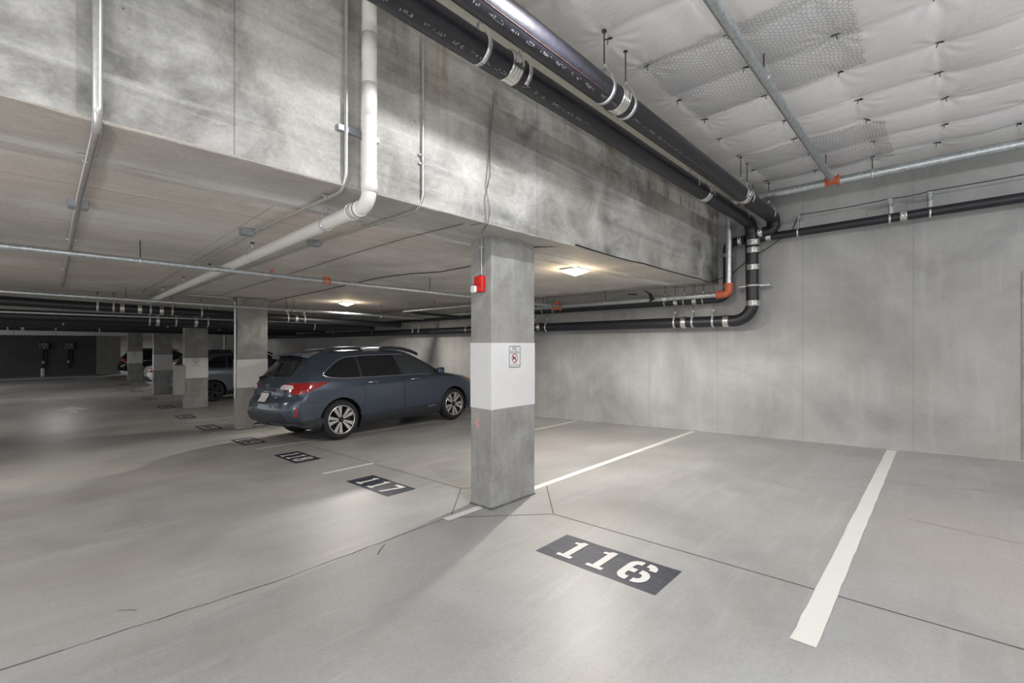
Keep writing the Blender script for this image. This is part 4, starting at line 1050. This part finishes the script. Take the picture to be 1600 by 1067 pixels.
def build_car(name, spec, col_mat, loc, heading, roll, label, zs=1.0, detail=True, kind='wagon', spoke_mat='alloy', rails=True):
    C = Car(spec, zs)
    root = empty(name, loc, label=label, cat='car'); root.rotation_euler = (roll, 0, heading)
    body = C.body_mesh().build('body', col_mat)
    # wheel arches cut out of the shell
    q = MB(); 
    for wx in spec['wheels']:
        for s in (-1, 1):
            n = 36; R = spec['wr'] + .045; y0, y1 = s * .55, s * 1.3
            pts = [(wx + R * math.cos(2 * PI * j / n), y, spec['wr'] + R * math.sin(2 * PI * j / n)) for y in (y0, y1) for j in range(n)]
            F = [(j, (j + 1) % n, n + (j + 1) % n, n + j) for j in range(n)] + [tuple(range(n))[::-1], tuple(range(n, 2 * n))]
            if s > 0: F = [f[::-1] for f in F]
            q.add(pts, F)
    cut = q.build('cut', MAT['black'])
    for ob in (body, cut):
        bm = bmesh.new(); bm.from_mesh(ob.data); bmesh.ops.remove_doubles(bm, verts=bm.verts, dist=1e-5); bmesh.ops.recalc_face_normals(bm, faces=bm.faces); bm.to_mesh(ob.data); bm.free()
    md = body.modifiers.new('b', 'BOOLEAN'); md.object = cut; md.operation = 'DIFFERENCE'; md.solver = 'EXACT'
    dg = bpy.context.evaluated_depsgraph_get(); dg.update(); me = bpy.data.meshes.new_from_object(body.evaluated_get(dg))
    body.modifiers.clear(); body.data = me; bpy.data.objects.remove(cut); body.parent = root
    me.shade_smooth() if False else None
    bm = bmesh.new(); bm.from_mesh(me)
    for e in bm.edges:
        e.smooth = not (len(e.link_faces) == 2 and e.calc_face_angle(0) > math.radians(38))
    bm.to_mesh(me); bm.free()
    wr = spec['wr']
    for wx in spec['wheels']:                                # black liner inside each arch
        for s in (-1, 1):
            bk = MB(); n = 24; R = wr + .040
            vs = [(wx + R * math.cos(PI * (-.15 + 1.3 * j / n)), y, wr + R * math.sin(PI * (-.15 + 1.3 * j / n))) for y in (s * .58, s * .86) for j in range(n + 1)]
            bk.add(vs, [(j, j + 1, n + 2 + j, n + 1 + j) for j in range(n)], True)
            bk.box(wx - .38, wx + .38, *(sorted((s * .50, s * .56))), .2, .74)
            child(bk, 'wheel_well', MAT['black'], root)
    for wx in spec['wheels']:
        for s in (-1, 1): make_wheel(root, wx, s * (.905 - spec['ww'] / 2 - .005), wr, spec['ww'], 10, MAT[spoke_mat], s)
    gl = MAT['glass']
    if kind == 'wagon':
        win = {'q': [(.74, 1.175), (.90, 1.125), (1.12, 1.105), (1.43, 1.10), (1.43, 1.47), (1.22, 1.465), (1.02, 1.38), (.86, 1.27)],
               'r': [(1.475, 1.10), (2.36, 1.095), (2.28, 1.50), (1.475, 1.485)], 'f': [(2.43, 1.095), (3.42, 1.085), (3.34, 1.16), (3.10, 1.31), (2.86, 1.43), (2.66, 1.49), (2.36, 1.50)]}
        win = {k: [(x, z * zs) for x, z in v] for k, v in win.items()}
        doors = [[(1.40, .42), (2.38, .42), (2.38, 1.07), (1.40, 1.07), (1.40, .98), (1.52, .80), (1.50, .60)], [(2.40, .42), (3.33, .42), (3.36, .95), (3.36, 1.05), (2.40, 1.07)]]
        rearglass = [(-.60, 1.16), (.60, 1.16), (.62, 1.22), (.55, 1.49), (.50, 1.52), (-.50, 1.52), (-.55, 1.49), (-.62, 1.22)]
        lamp = [(.50, .97), (.52, 1.035), (.70, 1.055), (1.06, 1.05), (1.42, 1.045), (1.30, .985), (1.10, .90), (.92, .865), (.80, .87), (.76, .93)]
        lampc = [(.50, .965), (.52, 1.01), (.60, 1.035), (.78, 1.02), (.82, .97), (.76, .945)]
    else:
        win = {'r': [(1.30, 1.045), (2.20, 1.03), (2.20, 1.33), (1.75, 1.32), (1.50, 1.22)], 'f': [(2.27, 1.03), (3.30, 1.02), (3.0, 1.20), (2.75, 1.30), (2.27, 1.335)]}
        doors = [[(1.45, .36), (2.22, .36), (2.22, 1.0), (1.38, 1.0)], [(2.25, .36), (3.2, .36), (3.25, .98), (2.25, 1.0)]]
        rearglass = [(-.55, 1.08), (.55, 1.08), (.48, 1.33), (-.48, 1.33)]
        lamp = [(.55, .78), (.55, .90), (.9, .92), (1.25, .90), (1.1, .80), (.85, .74)]; lampc = [(.60, .80), (.60, .87), (.8, .88), (.82, .82)]
    for k, pl in win.items():
        C.patch('side_window', pl, MAT['glass_clear'] if k == 'f' else gl, root, off=.004, mirror=True)
    C.patch('rear_window', rearglass, gl, root, mode='rear', off=.006)
    wsh = C.patch
    # windscreen
    b = MB(); zz = np.linspace(1.13 * zs, 1.50 * zs, 8) if kind == 'wagon' else np.linspace(1.06, 1.36, 8); rows = []
    for z in zz: 
        Fx, Wd = C.g('F', z) + .006, C.g('W', z) - C.g('rf', z) * .55; rows.append([(Fx - .10 * (u * u) - .0, u * Wd, z + .006) for u in np.linspace(-1, 1, 9)])
    b.add([p for r in rows for p in r], [(i * 9 + j, i * 9 + j + 1, (i + 1) * 9 + j + 1, (i + 1) * 9 + j) for i in range(7) for j in range(8)], True)
    child(b, 'windscreen', gl, root)
    for pl in doors:
        C.patch('door_gap', [(p[0] + (.006 if p[0] > np.mean([q[0] for q in pl]) else -.006), p[1] + (.006 if p[1] > .7 else -.006)) for p in pl], MAT['black'], root, off=.0012, mirror=True)
        dr = C.patch('door', pl, col_mat, root, off=.0045, mirror=False)
        if detail:
            hx = max(p[0] for p in pl) * .0 + min(p[0] for p in pl) + (.16 if kind == 'wagon' else .12); p = C.side(hx + .1, .985 * zs)
            b = MB(); b.tube([(hx, p.y - .012, p.z), (hx + .03, p.y - .035, p.z + .004), (hx + .17, p.y - .037, p.z + .004), (hx + .21, p.y - .012, p.z)], .012, 8); child(b, 'door_handle', MAT['chrome'], dr)
            C.patch('handle_recess', [(hx + .02, .955), (hx + .18, .955), (hx + .19, 1.0), (hx + .01, 1.0)], MAT['black'], dr, off=.006, step=.03)
    C.patch('tail_lamp', lamp, MAT['tail'], root, mode='wrap', off=.008, step=.04, mirror=True)
    C.patch('reversing_lamp', lampc, MAT['tail_clear'], root, mode='wrap', off=.011, step=.04, mirror=True)
    z0 = spec['z'][0] + .01
    a_r = spec['wheels'][0] - wr - .05; a_f = spec['wheels'][0] + wr + .05; b_r = spec['wheels'][1] - wr - .05; b_f = spec['wheels'][1] + wr + .05
    C.patch('sill', [(a_f, .21), (b_r, .21), (b_r - .02, .40), (b_r - .04, .43), (a_f + .02, .37)], MAT['clad'], root, off=.010, mirror=True)
    C.patch('rear_bumper', [(-.0, .345), (.62, .345), (1.25, .335), (1.38, .335), (1.40, .42), (1.25, .42), (.80, .415), (.74, .52), (.70, .56), (0, .56)], MAT['clad'], root, mode='wrap', off=.012, mirror=True)
    if kind == 'wagon':
        C.patch('fog_reflector', [(.93, .50), (.985, .49), (1.0, .60), (.99, .655), (.96, .66), (.95, .55)], MAT['tail'], root, mode='wrap', off=.012, step=.03, mirror=True)
        C.patch('mud_flap', [(a_r - .03, .16 + .05), (a_r + .05, .21), (a_r + .02, .44), (a_r - .06, .44)], MAT['clad'], root, off=.018, mirror=True)
        # spoiler over the rear glass
        b = MB(); rows = []
        for u in np.linspace(-1, 1, 13):
            yy = u * .60; cz = 1.585 * zs - .05 * u * u; x0 = .40 + .07 * u * u
            rows.append([(x0, yy, cz - .035), (x0 - .015, yy, cz - .015), (x0 + .02, yy, cz), (x0 + .40, yy * .98, cz + .036), (x0 + .36, yy * .98, cz - .02), (x0 + .12, yy, cz - .055)])
        b.add([p for r in rows for p in r], [(i * 6 + j, i * 6 + (j + 1) % 6, (i + 1) * 6 + (j + 1) % 6, (i + 1) * 6 + j) for i in range(12) for j in range(6)], True)
        b.add(rows[0], [tuple(range(6))]); b.add(rows[-1], [tuple(range(6))[::-1]])
        child(b, 'spoiler', col_mat, root)
    if rails:
        for s in (-1, 1):
            b = MB(); zr = 1.60 * zs
            for seg in ([(.78, .545, -.035), (.95, .55, .035), (1.10, .55, .065), (1.50, .545, .075), (1.62, .54, .07), (1.70, .535, .0)], [(2.05, .535, .01), (2.12, .535, .07), (2.30, .54, .075), (2.60, .545, .055), (2.85, .55, .0), (3.02, .55, -.065)]):
                rows = []
                for (x, y, dz) in seg: rows.append([(x, s * (y + .025), zr + dz - .055), (x, s * (y + .03), zr + dz - .01), (x, s * y, zr + dz + .012), (x, s * (y - .03), zr + dz - .01), (x, s * (y - .025), zr + dz - .055)])
                b.add([p for r in rows for p in r], [(i * 5 + j, i * 5 + (j + 1) % 5, (i + 1) * 5 + (j + 1) % 5, (i + 1) * 5 + j) for i in range(len(rows) - 1) for j in range(5)], True)
            r_ = child(b, 'roof_rail', MAT['clad'], root)
            b = MB(); b.tube([(1.58, s * .535, zr + .075), (2.15, s * .535, zr + .072)], .011, 8); child(b, 'rail_bar', MAT['chrome'], r_)
        b = MB(); b.tube([(2.12, -.535, 1.655 * zs), (2.14, 0, 1.665 * zs), (2.12, .535, 1.655 * zs)], .012, 6); b.tube([(1.05, -.54, 1.64 * zs), (1.07, 0, 1.655 * zs), (1.05, .54, 1.64 * zs)], .012, 6); child(b, 'cross_bar', MAT['chrome'], root)
    if detail:
        C.patch('fuel_door', [(1.03 + .085 * math.cos(a), .945 + .085 * math.sin(a)) for a in np.arange(0, 6.28, .45)], col_mat, root, off=.005, step=.04)
        # chrome line along the bottom of the side glass, up round the rear quarter
        b = MB(); pts = [C.side(x, z) + Vector((0, -.006, 0)) for x, z in [(3.44, 1.075), (3.0, 1.08), (2.4, 1.083), (1.8, 1.085), (1.3, 1.088), (1.0, 1.098), (.80, 1.13), (.715, 1.17), (.76, 1.235), (.90, 1.33), (1.06, 1.43), (1.24, 1.485), (1.7, 1.508), (2.3, 1.515), (2.7, 1.505)]]
        b.tube(pts, .007, 6); child(b, 'window_trim', MAT['chrome'], root)
        # door mirror
        for s in (-1, 1):
            b = MB(); b.bevbox(3.20, 3.36, min(s * .93, s * 1.08), max(s * .93, s * 1.08), 1.07, 1.20, .035, 3); b.tube([(3.30, s * .84, 1.09), (3.28, s * .95, 1.12)], .025, 8); child(b, 'door_mirror', col_mat, root)
        # rear wiper, badge, number plate, handle bar
        b = MB(); b.tube([C.rear(.05, 1.17) + Vector((-.03, 0, 0)), C.rear(.30, 1.19) + Vector((-.03, 0, 0)), C.rear(.52, 1.185) + Vector((-.025, 0, 0))], .008, 6); b.tube([C.rear(.50, 1.15) + Vector((.0, 0, 0)), C.rear(.50, 1.15) + Vector((-.05, 0, 0))], .03, 10); child(b, 'rear_wiper', MAT['black'], root)
        pl_ = C.patch('number_plate', [(-.155, .74), (.155, .74), (.155, .89), (-.155, .89)], MAT['plate_lic'], root, mode='rear', off=.02, label='pale licence plate')
        C.patch('plate_frame', [(-.17, .725), (.17, .725), (.17, .905), (-.17, .905)], MAT['black'], root, mode='rear', off=.012)
        C.patch('hatch_handle', [(-.30, .925), (.30, .925), (.30, .955), (-.30, .955)], MAT['clad'], root, mode='rear', off=.018, step=.04)
        b = MB(); N = 20; c0 = C.rear(0, 1.015) + Vector((-.012, 0, 0)); vs = [(c0.x + .0, c0.y + q * 1.9 * math.cos(2 * PI * i / N), c0.z + q * math.sin(2 * PI * i / N)) for q in (.036, .028) for i in range(N)]
        b.add(vs, [(i, (i + 1) % N, N + (i + 1) % N, N + i) for i in range(N)]); 
        for sy, sz, rr_ in ((-.03, .006, .008), (.0, .010, .004), (.012, -.006, .004), (.028, .004, .004), (-.002, -.012, .004)):
            b.add([(c0.x, c0.y + sy + rr_ * math.cos(t), c0.z + sz + rr_ * math.sin(t)) for t in np.arange(0, 6.2, 1.26)], [tuple(range(5))])
        child(b, 'oval_badge', MAT['chrome'], root)
        for (y0, zz0, wd) in ((-.42, .865, .13), (-.45, .825, .08)):
            b = MB()
            for i in range(int(wd / .02)):
                p = C.rear(y0 + i * .02, zz0) + Vector((-.012, 0, 0)); b.box(p.x - .004, p.x + .004, p.y - .007, p.y + .007, p.z - .012, p.z + .012)
            child(b, 'model_lettering', MAT['chrome'], root)
        C.patch('hatch_gap', [(-.70, .60), (.70, .60), (.70, .607), (-.70, .607)], MAT['black'], root, mode='rear', off=.002, step=.05)
        b = MB(); p = C.side(4.35, .90); C.patch('head_lamp', [(4.26, .90), (4.50, .83), (4.66, .78), (4.62, .86), (4.45, .915)], MAT['head'], root, off=.006, step=.04, mirror=True)
        C.patch('corner_marker', [(4.24, .90), (4.36, .87), (4.42, .905), (4.32, .93)], MAT['amber'], root, off=.012, step=.03, mirror=True)
        C.patch('door_badge', [(3.0, .375), (3.22, .385), (3.22, .40), (3.0, .39)], MAT['chrome'], root, off=.014, step=.04)
        b = MB(); b.tube([(.35, .45, .30), (.04, .45, .30)], .032, 10); child(b, 'exhaust_tip', MAT['chrome'], root)
        C.patch('bumper_seam', [(.88, .70), (1.5, .70), (1.5, .705), (.88, .705)], MAT['black'], root, mode='wrap', off=.002, step=.06)
    return root

NAVY = paint('slate_blue_car_paint', (.052, .070, .105), .45, .28)
GREY = paint('blue_grey_car_paint', (.11, .135, .16), .4, .32)
WHITE = paint('white_car_paint', (.62, .62, .60), .0, .3)
BLACKP = paint('black_car_paint', (.008, .008, .012), .1, .2)
roll_ = math.atan((fz(9.4) - fz(7.7)) / 1.7)
build_car('station_wagon', WAGON, NAVY, (2.54, 8.55, fz(8.55)), math.radians(4.5), roll_, 'slate blue station wagon with silver roof rails parked behind the nearest column')
SUV = dict(WAGON); SUV['R'] = [r * .8 for r in WAGON['R'][:12]] + [.17, .21, .27, .34, .40, .48, .70, 1.0, 1.4]
build_car('suv_car', SUV, GREY, (2.80, 18.75, fz(18.75)), math.radians(1), 0, 'grey blue family car half hidden behind the second and third columns', zs=1.045, detail=False, spoke_mat='alloy_dark')
build_car('sedan_car', SEDAN, WHITE, (2.85, 25.4, fz(25.4)), 0, 0, 'white sedan with its tail beside the fourth column', zs=1, detail=False, kind='sedan', rails=False)
build_car('black_car', WAGON, BLACKP, (2.8, 36.4, fz(36.4)), 0, 0, 'black car with a red tail lamp at the far end', zs=1.0, detail=False)
